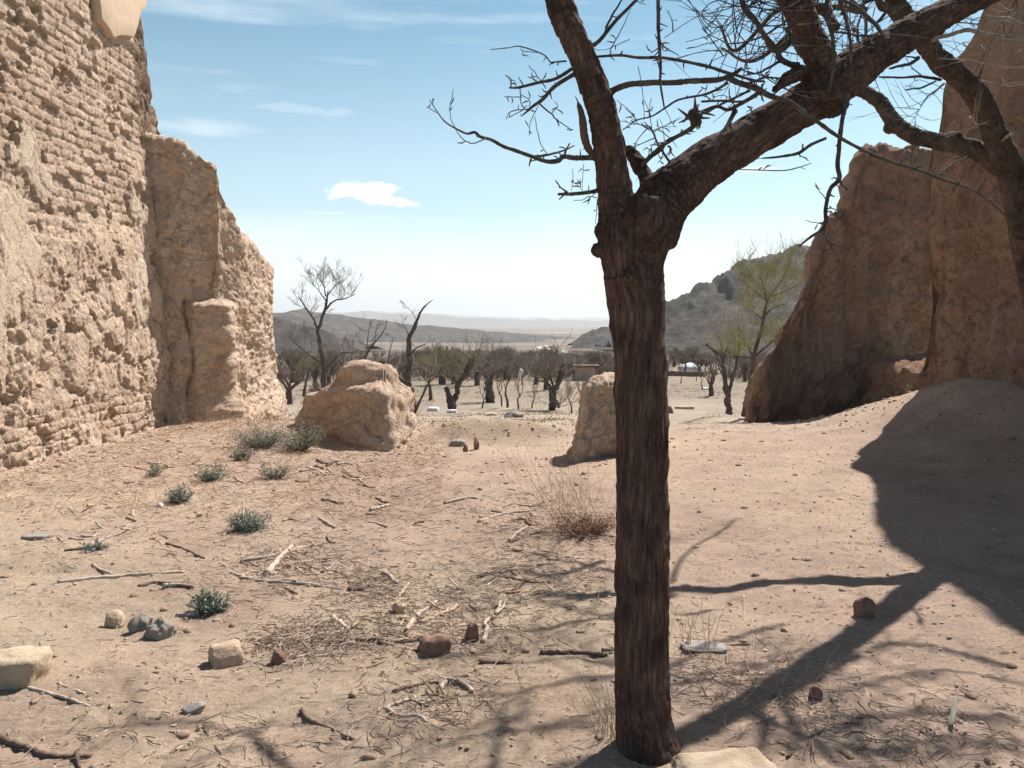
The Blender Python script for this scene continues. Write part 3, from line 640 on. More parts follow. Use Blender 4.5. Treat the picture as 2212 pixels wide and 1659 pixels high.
branch(T1, X4((1120, 550), (1030, 610), (960, 660), (890, 740), (820, 790), (750, 850)), [9, 9, 8, 8, 6, 3], 2.86, 2.8, seed=3, spur=35,
       subs=[X4((870, 765), (960, 840), (1020, 900), (1120, 960)) + [4], X4((970, 830), (1010, 780), (985, 750)) + [2.4], X4((870, 780), (810, 900), (800, 1000)) + [1.8], X4((755, 810), (655, 830), (630, 880)) + [2.6], X4((740, 700), (800, 740), (800, 790)) + [2]])
branch(T1, X4((1070, 450), (980, 460), (955, 458), (900, 400), (740, 345), (640, 355), (515, 365)), [4, 3, 2.4, 1.6], 2.86, 2.7, seed=4, spur=10, subs=[X4((740, 345), (750, 375), (860, 390)) + [1.4], X4((980, 455), (975, 470), (940, 445)) + [2.2]])
branch(T1, X4((1310, 1395), (1230, 1420), (1130, 1430), (1020, 1440)), [9, 8, 8, 6], 2.9, 2.78, seed=5, spur=40,
       subs=[X4((1085, 1425), (1050, 1400), (1015, 1378)) + [5], X4((1110, 1405), (1122, 1330), (1120, 1250)) + [1.3], X4((1200, 1415), (1145, 1350)) + [1.6], X4((1190, 1385), (1200, 1210)) + [1.3], X4((1300, 1460), (1240, 1450), (1200, 1475), (1130, 1480)) + [2.2], X4((1300, 1470), (1298, 1560), (1290, 1650)) + [1.8]])
branch(T1, X4((1235, 390), (1250, 350), (1320, 290), (1400, 200), (1480, 110), (1590, 0), (1680, -90)), [11, 9, 8, 8, 7, 5], 2.87, 2.95, seed=6, spur=20,
       subs=[X4((1370, 200), (1420, 100), (1480, 0), (1500, -60)) + [6], X4((1395, 380), (1430, 310), (1500, 180), (1550, 60)) + [3], X4((1270, 360), (1350, 370), (1450, 330), (1545, 290)) + [1.3], X4((1590, 10), (1660, 32)) + [2]])
branch(T1, X4((1235, 420), (1360, 412), (1490, 408), (1600, 420), (1800, 430), (1950, 450), (2080, 480)) + cd((150, 830), (320, 890), (470, 930), (640, 980), (760, 990)), [5, 6, 6, 7, 7, 7, 7, 6, 5], 2.88, 2.7, seed=7, spur=40)
branch(T1, X4((1350, 700), (1385, 690), (1420, 655), (1500, 625), (1600, 615), (1700, 612), (1800, 615), (1900, 608), (1990, 595), (2080, 588)) + cd((200, 960), (320, 920), (420, 870), (490, 830)), [20, 15, 13, 13, 12, 13, 12, 10, 7], 2.87, 2.75, seed=8, spur=14)
branch(T1, cd((300, 940), (450, 1000), (620, 1070), (760, 1130), (900, 1190), (1050, 1240)) + c5((850, 730), (920, 780), (1050, 870), (1250, 970), (1400, 1030), (1640, 1110), (1900, 1210), (2110, 1370)), [13, 13, 13, 12, 10, 10, 9, 8, 7, 6, 5, 4], 2.76, 2.6, MBRANCH, seed=9, spur=30,
       subs=[cd((580, 1020), (590, 990), (580, 960)) + [5], c5((1650, 1110), (1750, 1040), (1850, 990)) + [3], cd((700, 1150), (740, 1180), (750, 1230)) + [3]])
branch(T1, X4((1765, -60), (1758, 0), (1755, 120), (1752, 250), (1758, 380), (1765, 450), (1768, 600), (1780, 700), (1795, 800)), [9, 8, 8, 7, 6, 5, 3], 2.75, 2.7, seed=10, spur=40, subs=[X4((1770, 320), (1830, 370), (1905, 410)) + [4], X4((1750, 360), (1700, 390)) + [3]])
branch(T1, X4((1490, 960), (1590, 890), (1700, 860), (1800, 800), (1900, 740), (2074, 700)) + cd((150, 1100), (320, 1010)), [2.5, 3, 4, 4.5, 5, 6], 2.65, 2.75, seed=11, spur=25,
       subs=[X4((1650, 890), (1640, 700), (1605, 490)) + [1.4], X4((1600, 890), (1530, 820), (1450, 740)) + [1.2], X4((1680, 870), (1690, 780), (1700, 730)) + [1.2], X4((1590, 890), (1560, 840), (1520, 795)) + [2], X4((1800, 800), (1850, 900), (1880, 940)) + [1.3]])
branch(T1, X4((1640, 1235), (1700, 1160), (1780, 1080), (1840, 1040), (1900, 1005), (1980, 960), (2060, 900)), [11, 11, 11, 10, 10, 12], 2.98, 2.85, seed=12, spur=45, subs=[X4((1810, 1060), (1770, 1050)) + [4], X4((1830, 1080), (1855, 1105)) + [5]])
kx = MB()
for k in range(15):                                                                # spiky broken knot at the end of that branch
    rg = random.Random(k + 90); p0 = at(1502 + rg.uniform(-12, 10), 250 + rg.uniform(-14, 14), 2.85); a = rg.uniform(0, 6.28); l = rg.uniform(.02, .065)
    e = p0 + np.array([math.cos(a) * l * 1.1, rg.uniform(-.03, .03), math.sin(a) * l]); kx.tube([p0, (p0 + e) / 2 + rg.uniform(-.006, .006), e], [.008, .005, .002], 5)
V, Fq = ICO[3]; kx.add(V * .017 * (1 + .8 * fbm(V * 3, 3, 4)[:, None]) * [1, 1, 1.7] + at(1504, 252, 2.85), Fq)
me = kx.mesh('knot', True, T1.location); o = bpy.data.objects.new('knot', me); me.materials.append(MBRANCH); link(o, T1)
branch(T1, cd((0, 1365), (180, 1290), (320, 1330), (480, 1260), (620, 1180), (700, 1120)), [7, 7, 8, 9, 10], 2.9, 2.85, seed=13, spur=30, subs=[c5((390, 700), (350, 770), (300, 850), (240, 945)) + [11], cd((560, 1290), (600, 1330), (540, 1365)) + [4]])
branch(T1, cd((60, 1365), (230, 1270), (330, 1220), (480, 1160), (600, 1110)), [5, 5, 6, 5], 2.8, 2.78, seed=14, spur=20)
branch(T1, cd((0, 1230), (130, 1225), (260, 1225), (420, 1240), (560, 1225)), [5, 5, 5, 4], 2.8, 2.84, seed=15, spur=30, subs=[cd((130, 1225), (60, 1180), (0, 1160)) + [3], cd((0, 1060), (50, 1090), (40, 1120)) + [2.5], cd((420, 1240), (260, 1160), (120, 1180)) + [1.6]])
branch(T1, X4((1850, 1220), (1790, 1130), (1740, 1050), (1710, 970), (1650, 900)), [6, 5, 4, 2], 2.98, 2.9, seed=16, spur=35, subs=[X4((1710, 990), (1690, 850), (1650, 740)) + [1.5], X4((1720, 980), (1790, 930)) + [1.8], X4((1730, 1050), (1680, 1115)) + [2], X4((1700, 970), (1620, 920), (1540, 860)) + [1.5], X4((1800, 1150), (1750, 1200)) + [2]], tw=4, twl=(.08, .16))
branch(T1, c5((560, 1000), (660, 995), (780, 970), (860, 920), (960, 875)), [3, 5, 7, 7, 6], 2.95, 2.85, seed=17, spur=14, subs=[c5((790, 965), (800, 990)) + [5], c5((0, 1045), (130, 1020), (300, 1005), (560, 1000)) + [3]])
branch(T1, c5((380, 1070), (560, 1075), (700, 1075), (800, 1055), (870, 1030)), [2, 2.5, 2.5, 1.6], 2.9, 2.82, seed=18, spur=8, subs=[c5((800, 1055), (830, 1070)) + [1.3], c5((560, 1075), (600, 1040)) + [1.3]])
branch(T1, cd((1570, 1090), (1660, 1140), (1740, 1220), (1720, 1365)) + c5((1062, 740), (1045, 870), (1040, 960), (1035, 1050), (1045, 1130), (990, 1200), (960, 1330), (940, 1440), (870, 1490), (790, 1555)), [10, 12, 11, 9, 9, 9, 10, 10, 8, 8, 7, 4], 3.0, 2.8, seed=19, spur=40,
       subs=[c5((940, 1415), (890, 1405), (830, 1395)) + [2], c5((965, 1260), (930, 1220), (890, 1170)) + [2.4], c5((1050, 1130), (1065, 1170), (1100, 1190)) + [3], c5((985, 1305), (1050, 1340)) + [3], c5((985, 1330), (1080, 1400), (1210, 1480)) + [2], c5((1040, 700), (1100, 620)) + [8], c5((950, 1450), (980, 1530), (1010, 1590)) + [3]])
branch(T1, cd((1510, -60), (1515, 0), (1530, 250), (1575, 450), (1600, 650), (1585, 900), (1550, 1100)), [9, 9, 9, 9, 8, 7], 2.85, 2.85, seed=20, spur=25, subs=[cd((1560, 0), (1580, 120), (1580, 220)) + [5]])
branch(T1, cd((1670, -60), (1680, 0), (1740, 200), (1790, 400), (1815, 600), (1810, 800), (1790, 1050)), [8, 8, 8, 8, 6, 4], 2.9, 2.9, seed=21, spur=30, subs=[cd((1740, 200), (1730, 110), (1770, 130)) + [4]])
branch(T1, cd((1450, -60), (1700, 0), (1870, 80), (1990, 170), (2100, 290), (2200, 420)), [6, 7, 7, 6], 3.0, 3.1, seed=22, spur=30, tw=12, twl=(.12, .3))
branch(T1, cd((1180, 800), (1060, 770), (960, 720), (880, 590), (760, 430), (680, 300), (620, 220), (520, 90), (470, -20), (440, -90)), [14, 12, 11, 10, 9, 14, 10, 9], 3.06, 2.85, seed=23, spur=18, tw=5,
       subs=[cd((960, 725), (860, 800), (700, 880), (520, 915)) + [7], cd((530, 120), (600, 60), (700, 15), (890, 50)) + [5], cd((510, 150), (430, 330), (260, 460), (0, 550), (-120, 580)) + [2.2], cd((380, -40), (400, 200), (440, 400), (560, 520), (700, 570), (880, 605), (1110, 655)) + [3], cd((550, 90), (400, 70), (230, 10), (100, 40), (20, 120), (12, 200), (70, 300), (180, 335), (330, 290), (450, 210), (530, 120)) + [2.8], cd((640, 240), (600, 330), (595, 400)) + [3], cd((680, 210), (740, 90), (775, -40)) + [3]])
branch(T1, cd((1000, 285), (880, 350), (740, 440), (560, 500), (400, 525), (300, 525), (180, 465), (80, 420), (0, 350)), [5, 4, 3, 2, 1.6], 3.05, 2.85, seed=24, spur=8, tw=5)
branch(T1, cd((180, 345), (120, 410), (0, 460), (-200, 510)), [2.4, 2, 1.2], 2.85, 2.8, seed=25, spur=5, tw=3)
branch(T1, cd((1540, 60), (1400, 50), (1345, 40)), [6, 5], 3.0, 3.05, seed=26)
branch(T1, cd((1590, 390), (1750, 405), (1900, 430), (2050, 440), (2200, 430)), [4, 5, 5, 4], 2.95, 3.1, seed=27, tw=8, spur=16, twl=(.1, .25), subs=[cd((1600, 530), (1700, 430), (1850, 350)) + [2], cd((1620, 780), (1750, 700), (1880, 610), (2000, 480), (2080, 380)) + [4]])
branch(T1, cd((600, 1000), (700, 960), (780, 940), (1000, 945), (1200, 860)), [4, 5, 4, 3], 2.85, 2.95, seed=28, spur=40, tw=6, twl=(.08, .2), subs=[cd((480, 840), (600, 890), (800, 920)) + [2], cd((790, 940), (820, 890)) + [6], cd((700, 940), (760, 640), (790, 400)) + [1.6]])
# fine whips high above, from the upper stem
rg = random.Random(5)
for k in range(7):
    a = rg.uniform(1500, 1700); pts = [(1700 + rg.uniform(-20, 40), -60), (a + 60, rg.uniform(-40, 20)), (a - 20, rg.uniform(20, 100)), (a - 90, rg.uniform(60, 160))]
    branch(T1, pts, [3, 2.4, 1.6, 1.2], 3.05, 2.8, seed=200 + k, spur=5, tw=5, twl=(.1, .35), jit=.002)

# second tree, leaning in from the right edge
b2 = (5.35, 7.9)
T2 = empty('bare_tree', (b2[0], b2[1], gz(*b2)), 'second bare tree leaning in from the right edge with twisted dark limbs', 'tree')
t2 = ([(5.5, 8.1, gz(*b2) - .15), (5.35, 7.9, gz(*b2) + .15)] + [at(a, b, y) for a, b, y in [(2275, 780, 7.6), (2243, 640, 7.3), (2214, 510, 7.05), (2197, 430, 6.85), (2176, 355, 6.6), (2150, 290, 6.35), (2122, 225, 6.1), (2086, 178, 5.8), (2036, 137, 5.5), (2005, 100, 5.35), (1965, 50, 5.2), (1930, -5, 5.1), (1905, -90, 5.0), (1880, -260, 5.0)]],
      [.21, .17] + [wpx(a, y) / 2 for a, y in [(66, 7.6), (62, 7.3), (58, 7.05), (54, 6.85), (56, 6.6), (48, 6.35), (46, 6.1), (46, 5.8), (44, 5.5), (42, 5.35), (40, 5.2), (40, 5.1), (38, 5), (30, 5)]])
l2 = ([at(a, b, y) for a, b, y in [(2176, 372, 6.62), (2122, 330, 6.66), (2071, 314, 6.7), (2019, 304, 6.75), (1968, 290, 6.8), (1930, 262, 6.85), (1903, 224, 6.9), (1870, 200, 6.95), (1835, 190, 7.0), (1790, 170, 7.0), (1730, 110, 7.0), (1700, 60, 7.1)]], [wpx(a, 6.7) / 2 for a in (44, 40, 38, 36, 36, 34, 32, 30, 26, 22, 18, 12)])
r2 = ([at(a, b, y) for a, b, y in [(2120, 226, 6.1), (2108, 200, 6.0), (2118, 168, 5.9), (2124, 150, 5.9)]], [.02, .018, .012, .006])
remesh_trunk('trunk', [t2, l2], .015, MBARK2, T2, .012, 60, [(at(2060, 300, 6.7), .07), (at(1925, 275, 6.85), .06)])
C3 = cb
BR2 = dict(m=MBRANCH)
branch(T2, C3((1000, 520), (1100, 470), (1250, 420), (1400, 370), (1500, 352), (1700, 410), (1900, 440), (2150, 470), (2350, 480)), [9, 9, 9, 8, 8, 8], 5.3, 4.9, MPALEBR, seed=40, spur=10, subs=[C3((1940, 440), (2060, 360)) + [4]], tw=6, twl=(.2, .5))
branch(T2, C3((1080, 690), (1230, 695), (1500, 715), (1720, 760), (1900, 795), (2150, 800), (2300, 790)), [3, 3, 3, 2.6], 5.4, 4.9, MPALEBR, seed=41, spur=5, tw=8, twl=(.15, .5), subs=[C3((1320, 700), (1440, 630), (1560, 540)) + [2]])
branch(T2, C3((1160, 940), (950, 900), (700, 920), (440, 912)), [7, 6, 5, 4], 5.7, 5.5, seed=42, spur=8, subs=[C3((860, 910), (850, 960), (800, 1010)) + [2], C3((950, 900), (820, 790), (740, 660)) + [3]])
branch(T2, C3((1100, 965), (950, 1030), (750, 1065)), [4, 4, 3], 5.7, 5.5, seed=43, spur=8)
branch(T2, C3((900, 690), (820, 740), (740, 775), (560, 812)), [9, 7, 6, 5], 5.3, 5.1, seed=44, spur=10, subs=[C3((860, 680), (730, 660)) + [4]])
branch(T2, C3((1210, 990), (1100, 1080), (1000, 1150), (930, 1260)), [5, 4, 2.4], 5.8, 5.6, seed=45, spur=6, tw=12, twl=(.15, .4), subs=[C3((920, 1290), (800, 1285), (700, 1270)) + [1.8], C3((910, 1300), (800, 1370), (700, 1410)) + [1.4], C3((905, 1300), (870, 1400), (870, 1500)) + [1.4]])
branch(T2, C3((1700, 190), (1850, 200), (1940, 205), (2030, 230), (2130, 270)), [2.6, 2.6, 2], 4.9, 4.7, MPALEBR, seed=46, spur=5, tw=8, twl=(.12, .35), subs=[C3((1940, 205), (2010, 140), (2060, 50)) + [2]])
branch(T2, C3((1280, 270), (1450, 270), (1600, 280), (1800, 250), (2150, 280)), [3, 3, 2], 5.2, 4.9, MPALEBR, seed=47, spur=5, tw=10, twl=(.12, .4))
branch(T2, C3((1600, 930), (1640, 850), (1680, 750)), [6, 4, 2], 6.0, 5.9, seed=48, spur=8)
branch(T2, C3((1650, 950), (1780, 990), (1910, 1012), (2150, 1000)), [2.4, 2, 1.6], 6.0, 5.7, MPALEBR, seed=49, spur=5, tw=8, twl=(.15, .4))
branch(T2, C3((1850, 1700), (1950, 1620), (2040, 1578)), [4, 6, 7], 6.4, 6.0, MPALEBR, seed=50, spur=8)
branch(T2, C3((1230, 1620), (1400, 1560), (1600, 1500), (1700, 1520)), [2.2, 2, 1.4], 6.6, 6.3, MPALEBR, seed=51, spur=5, tw=3)
branch(T2, C3((1000, 480), (1140, 400), (1240, 250), (1310, 100), (1350, -60)), [13, 12, 10, 8], 5.35, 5.1, seed=52, spur=10, tw=4)
branch(T2, C3((700, 270), (640, 230), (560, 130), (470, 50), (400, -30), (330, -120)), [16, 18, 17, 15, 12], 5.1, 4.8, seed=53, spur=14, tw=8, subs=[C3((500, 170), (420, 260), (360, 320)) + [7]])
branch(T2, C3((520, -60), (300, 20), (200, 60), (-50, 20)), [6, 5, 3], 5.0, 4.8, seed=54, spur=10, tw=10)
branch(T2, C3((480, 390), (360, 250), (240, 140), (150, 40), (60, -60)), [9, 8, 8, 7], 5.0, 4.8, seed=55, spur=12, tw=10)
branch(T2, C3((100, 610), (180, 570), (260, 450), (290, 300), (270, 100), (230, -60)), [4, 5, 5, 4], 5.0, 4.8, seed=56, spur=12, tw=12)
for k in range(9):                                                                 # sprays of pale twigs in front of the right wall
    rg = random.Random(400 + k); x0 = rg.uniform(2090, 2200); y0 = rg.uniform(10, 260)
    branch(T2, [(x0, y0), (x0 + rg.uniform(-20, 30), y0 + rg.uniform(-25, 25)), (x0 + rg.uniform(-40, 60), y0 + rg.uniform(-40, 40))], [2.2, 1.8, 1], 5.2, 4.9, MPALEBR, seed=420 + k, spur=5, tw=5, twl=(.1, .3))
# crown above the frame; it is what throws the soft bands of shade on the ground in front
def over(px, h): # point h above the ground toward the sun from a ground point
    out = []
    for k, (a, b) in enumerate(px):
        g = ground(a, b); out.append(g + SUN / SUN[2] * (h + .25 * math.sin(k * 2.1)))
    return np.array(out)
def high(px, w, h, seed, name='branch', tw=10):
    P = over(px, h); Q = catmull(P, len(P) * 7); g = np.array([ground(a, b)[1] for a, b in px]); mb = MB()
    r = np.interp(np.linspace(0, 1, len(Q)), np.linspace(0, 1, len(w)), [wpx(a * 1.45, np.mean(g)) / 2 for a in w])
    mb.tube(Q, r, 7); twigs(mb, Q, tw, seed, (.3, .9), .006); spurs(mb, Q, r, 6, seed, .05, .15)
    me = mb.mesh(name, True, T2.location); o = bpy.data.objects.new(name, me); me.materials.append(MBRANCH); link(o, T2)
high([(1860, 1420), (1700, 1510), (1735, 1590), (1790, 1640), (1900, 1690)], [22, 16, 14, 12, 8], 4.4, 1)
high([(1700, 1350), (1540, 1400), (1420, 1450), (1200, 1480), (1090, 1500), (960, 1515)], [12, 11, 10, 9, 8, 4], 4.6, 2)
high([(1560, 1320), (1400, 1335), (1250, 1345), (1150, 1365), (1040, 1375)], [12, 10, 9, 8, 4], 4.4, 3)
high([(1450, 1290), (1330, 1330), (1250, 1320), (1150, 1295)], [9, 9, 7, 5], 4.4, 33)
high([(1380, 1285), (1300, 1285), (1230, 1287), (1150, 1288)], [24, 22, 18, 8], 4.1, 4)
high([(1450, 1290), (1330, 1240), (1200, 1210), (1090, 1190)], [16, 12, 9, 5], 4.3, 5)
high([(1480, 1620), (1300, 1640), (1085, 1690), (1075, 1600), (1085, 1560), (1060, 1530)], [14, 14, 13, 13, 12, 5], 4.5, 6)
high([(1100, 1680), (800, 1690), (620, 1660), (550, 1600), (590, 1555)], [14, 13, 13, 12, 6], 4.6, 7)
high([(620, 1660), (550, 1603), (450, 1575), (330, 1560), (270, 1558)], [12, 10, 9, 8, 4], 4.6, 8)
high([(2180, 1440), (1990, 1400), (1900, 1400), (1800, 1440)], [12, 12, 10, 6], 4.3, 9)
high([(2200, 1560), (1950, 1540), (1850, 1560), (1700, 1620)], [14, 12, 12, 8], 4.4, 10)
high([(1450, 1260), (1480, 1200), (1560, 1150), (1590, 1125)], [8, 6, 5, 3], 4.2, 11)
high([(1700, 1450), (1600, 1480), (1480, 1480), (1400, 1500), (1300, 1560)], [9, 9, 8, 7, 5], 4.4, 12, tw=16)
high([(2100, 1600), (1950, 1650), (1800, 1560), (1650, 1580)], [9, 9, 8, 5], 4.4, 13, tw=20)

high([(2212, 1480), (2050, 1450), (1930, 1470), (1800, 1500), (1660, 1490), (1540, 1510)], [9, 9, 8, 8, 6, 4], 4.5, 14, tw=16)
high([(2212, 1640), (2100, 1600), (2000, 1610), (1900, 1640)], [11, 10, 9, 7], 4.5, 15, tw=16)
high([(1300, 1560), (1180, 1580), (1000, 1600), (900, 1640)], [10, 9, 8, 6], 4.6, 16, tw=18)
high([(1330, 1440), (1230, 1430), (1120, 1440), (980, 1420), (880, 1430)], [9, 8, 7, 6, 4], 4.5, 17, tw=18)
high([(1300, 1215), (1200, 1245), (1120, 1235), (1030, 1250)], [12, 10, 8, 5], 4.3, 18, tw=14)

# ------------------------------------------------------------------ trees beyond the gateway
def grow(mt, mc, p, d, L_, r, lev, rg, up=.15, spread=.55, seg=4, kids=(3, 5), minr=.004, mtlev=2):
    pts = [np.array(p)]; d = np.array(d, float)
    for k in range(seg):
        d = d + np.array([rg.gauss(0, .16), rg.gauss(0, .16), rg.gauss(0, .1) + up * .3]); d /= np.linalg.norm(d); pts.append(pts[-1] + d * L_ / seg)
    rr = np.linspace(r, max(minr, r * .55), seg + 1); (mt if lev >= mtlev else mc).tube(pts, rr, 8 if lev >= mtlev + 1 else (5 if lev >= mtlev else 3), lev >= mtlev)
    if lev <= 0: return
    for j in range(rg.randint(*kids)):
        t = rg.uniform(.35, 1.0) if j else 1.0; i = min(seg, max(1, int(t * seg + .5))); a = rg.uniform(0, 6.28)
        e = np.array([math.cos(a), math.sin(a), 0]); nd = d + e * spread * rg.uniform(.5, 1.3) + np.array([0, 0, up]); nd /= np.linalg.norm(nd)
        grow(mt, mc, pts[i], nd, L_ * rg.uniform(.55, .8), rr[i] * rg.uniform(.5, .75), lev - 1, rg, up, spread, seg, kids, minr, mtlev)
def finish_tree(name, mt, mc, loc, label, cat, group=None, mc_mat=None, mt_mat=None, trunk='trunk'):
    o = empty(name, loc, label, cat, group)
    a = bpy.data.objects.new(trunk, mt.mesh(trunk)); a.data.materials.append(mt_mat or MTRUNK); link(a, o)
    if mc.n: c_ = bpy.data.objects.new('crown', mc.mesh('crown')); c_.data.materials.append(mc_mat or MTWIG); link(c_, o)
    return o
def pxtree(name, base_px, Y, limbs, label, seed, crown=(), mc_mat=None, twn=60, twl=(.3, .9), twr=.008, cat='tree', up=.5, tmat=None):
    """tree whose trunk and main limbs follow lines seen in the photograph at distance Y"""
    g = at(base_px[0], base_px[1], Y); loc = np.array([g[0], Y, gz(g[0], Y)]); mt, mc = MB(), MB(); rg = random.Random(seed)
    tips = []
    for px, w in limbs:
        P = np.array([at(a, b, Y + (0 if k == 0 else rg.uniform(-.04, .04) * Y * .15)) for k, (a, b) in enumerate(px)]) - loc
        if px[0] == base_px: P[0][2] = -.2
        Q = catmull(P, len(P) * 5); r = np.interp(np.linspace(0, 1, len(Q)), np.linspace(0, 1, len(w)), [wpx(a, Y) / 2 for a in w])
        Q = Q + np.random.RandomState(seed).normal(size=Q.shape) * r[:, None] * .15; mt.tube(Q, r * (1 + .1 * np.random.RandomState(seed + 1).normal(size=len(r))), 8); tips.append((Q, r))
    tot = sum(len(q) for q, _ in tips)
    for Q, r in tips[1:] if len(tips) > 1 else tips:
        for k in range(int(twn * len(Q) / tot) + 2):
            i = rg.randrange(len(Q) // 3, len(Q)); a = rg.uniform(0, 6.28); d = np.array([math.cos(a), math.sin(a), up * rg.uniform(.2, 1.8)]); d /= np.linalg.norm(d)
            grow(mc, mc, Q[i], d, rg.uniform(*twl), twr, 2, rg, .12, .6, 4, (2, 4), twr * .6, 9)
    return finish_tree(name, mt, mc, loc, label, cat, None, mc_mat, tmat)
# tall slender bare tree on the left
pxtree('bare_tree', (703, 840), 27, [([(703, 840), (699, 790), (692, 745), (686, 715), (692, 700), (704, 660), (708, 630)], [13, 12, 11, 8, 8, 6, 3]), ([(686, 715), (678, 690), (660, 665), (645, 640)], [6, 4, 2]), ([(704, 668), (722, 650), (745, 645), (768, 635)], [5, 3, 1.5]), ([(706, 640), (720, 622), (735, 610)], [3, 2, 1]), ([(703, 640), (700, 620), (690, 604)], [3, 2, 1]), ([(704, 650), (686, 625), (672, 612)], [3, 1.5, 1]), ([(700, 790), (660, 760), (625, 730)], [4, 3, 2]), ([(700, 800), (720, 780), (740, 762), (780, 765)], [5, 4, 2])],
       'tall slender bare tree standing against the sky behind the rounded lump', 301, twn=90, twl=(.2, .5), twr=.009, up=1.6)
pxtree('dead_tree', (890, 870), 30, [([(895, 882), (885, 850), (882, 810), (886, 780), (883, 745), (884, 728), (896, 705), (902, 690), (912, 668), (925, 655), (935, 648)], [22, 17, 14, 13, 12, 10, 9, 6, 4, 2.4, 1.2]), ([(884, 728), (878, 712), (870, 700)], [3, 2, 1]), ([(884, 770), (900, 752), (920, 743)], [5, 3, 2]), ([(902, 695), (893, 680), (882, 665)], [1.6, 1.2, 1]), ([(890, 845), (860, 815), (835, 790), (825, 780)], [16, 14, 11, 9]), ([(893, 800), (910, 795), (925, 805)], [3, 2, 1.4]), ([(890, 870), (925, 830), (945, 812), (955, 790)], [6, 4, 3, 2])],
       'leaning dead tree with a bent top rising above the horizon', 302, twn=24, twl=(.15, .4), twr=.008)
pxtree('thin_tree', (782, 850), 28, [([(782, 850), (786, 800), (790, 770), (805, 745), (822, 725), (832, 708), (836, 690)], [8, 7, 5, 4, 3, 2, 1.4]), ([(786, 800), (792, 750), (796, 720), (802, 690)], [3, 2, 1.6, 1]), ([(810, 738), (812, 715), (818, 700)], [2, 1.5, 1]), ([(840, 860), (838, 800), (842, 760), (850, 730)], [5, 3, 2, 1.2])],
       'thin pale limbed bare tree between the tall tree and the dead tree', 303, twn=26, twl=(.15, .4), twr=.008)
pxtree('pollard_tree', (977, 885), 36, [([(977, 887), (976, 872), (968, 850)], [18, 17, 12]), ([(976, 875), (988, 850), (990, 830), (1008, 805), (1016, 785), (1022, 776)], [13, 11, 11, 12, 14, 12]), ([(968, 850), (965, 838)], [11, 10]), ([(990, 830), (975, 810), (955, 800)], [5, 4, 2]), ([(990, 826), (965, 812), (945, 797), (935, 792)], [5, 4, 2, 1.4])],
       'forked pollard tree with a thick knobbly right arm beyond the gateway', 304, twn=90, twl=(.35, .9), twr=.012, mc_mat=MTWIGG)
pxtree('pollard_tree', (1060, 866), 42, [([(1058, 866), (1057, 845), (1056, 822)], [24, 16, 18]), ([(1056, 824), (1048, 810)], [9, 5]), ([(1057, 824), (1066, 808)], [9, 5])], 'stout single trunk pollard with a bushy top in mid distance', 305, twn=60, twl=(.4, 1.1), twr=.014, up=1.3)
pxtree('pollard_tree', (1192, 882), 37, [([(1192, 884), (1194, 862), (1194, 840)], [18, 17, 16]), ([(1194, 845), (1206, 825), (1214, 805), (1217, 784)], [15, 13, 12, 11]), ([(1194, 845), (1184, 830), (1176, 815), (1160, 800)], [9, 6, 4, 2]), ([(1194, 840), (1192, 825), (1185, 800)], [8, 5, 3]), ([(1203, 866), (1207, 880)], [6, 5])],
       'crooked pollard tree with a tall bare right arm near the stub', 306, twn=90, twl=(.35, .95), twr=.012)
pxtree('bare_tree', (1572, 892), 24, [([(1575, 895), (1573, 870), (1570, 845), (1563, 800), (1560, 775)], [15, 14, 14, 9, 7]), ([(1573, 850), (1583, 815), (1592, 780), (1598, 740), (1596, 705)], [9, 8, 7, 5, 3]), ([(1562, 778), (1570, 755), (1577, 735)], [7, 5, 4]), ([(1560, 775), (1545, 760), (1525, 742)], [6, 7, 8]), ([(1560, 760), (1556, 735), (1548, 722)], [4, 3, 2])],
       'dark forked bare tree with a broken left arm beside the right wall', 307, twn=26, twl=(.3, .9), twr=.008, up=.9, mc_mat=MPALEBR)
pxtree('bare_tree', (1608, 895), 22, [([(1606, 898), (1618, 850), (1625, 800), (1628, 770), (1640, 730), (1648, 695), (1655, 660), (1662, 640)], [12, 12, 11, 9, 8, 7, 6, 4]), ([(1628, 768), (1622, 760), (1617, 748)], [5, 4, 2]), ([(1626, 775), (1600, 770), (1578, 772)], [4, 3, 2]), ([(1632, 768), (1660, 745), (1690, 720)], [5, 4, 3]), ([(1650, 685), (1670, 665), (1700, 655)], [4, 3, 2]), ([(1648, 690), (1630, 675), (1612, 668)], [3, 2, 1.5]), ([(1658, 655), (1650, 620), (1640, 590)], [4, 2, 1.5]), ([(1660, 645), (1685, 610), (1700, 580)], [4, 2, 1.5]), ([(1656, 650), (1620, 620), (1595, 600)], [3, 2, 1.2]), ([(1668, 640), (1715, 620), (1745, 600)], [3, 2, 1.2])],
       'tall slim tree with a hazy green budding crown beside the right wall', 308, twn=230, twl=(.25, .7), twr=.008, up=.9, mc_mat=MBUD)
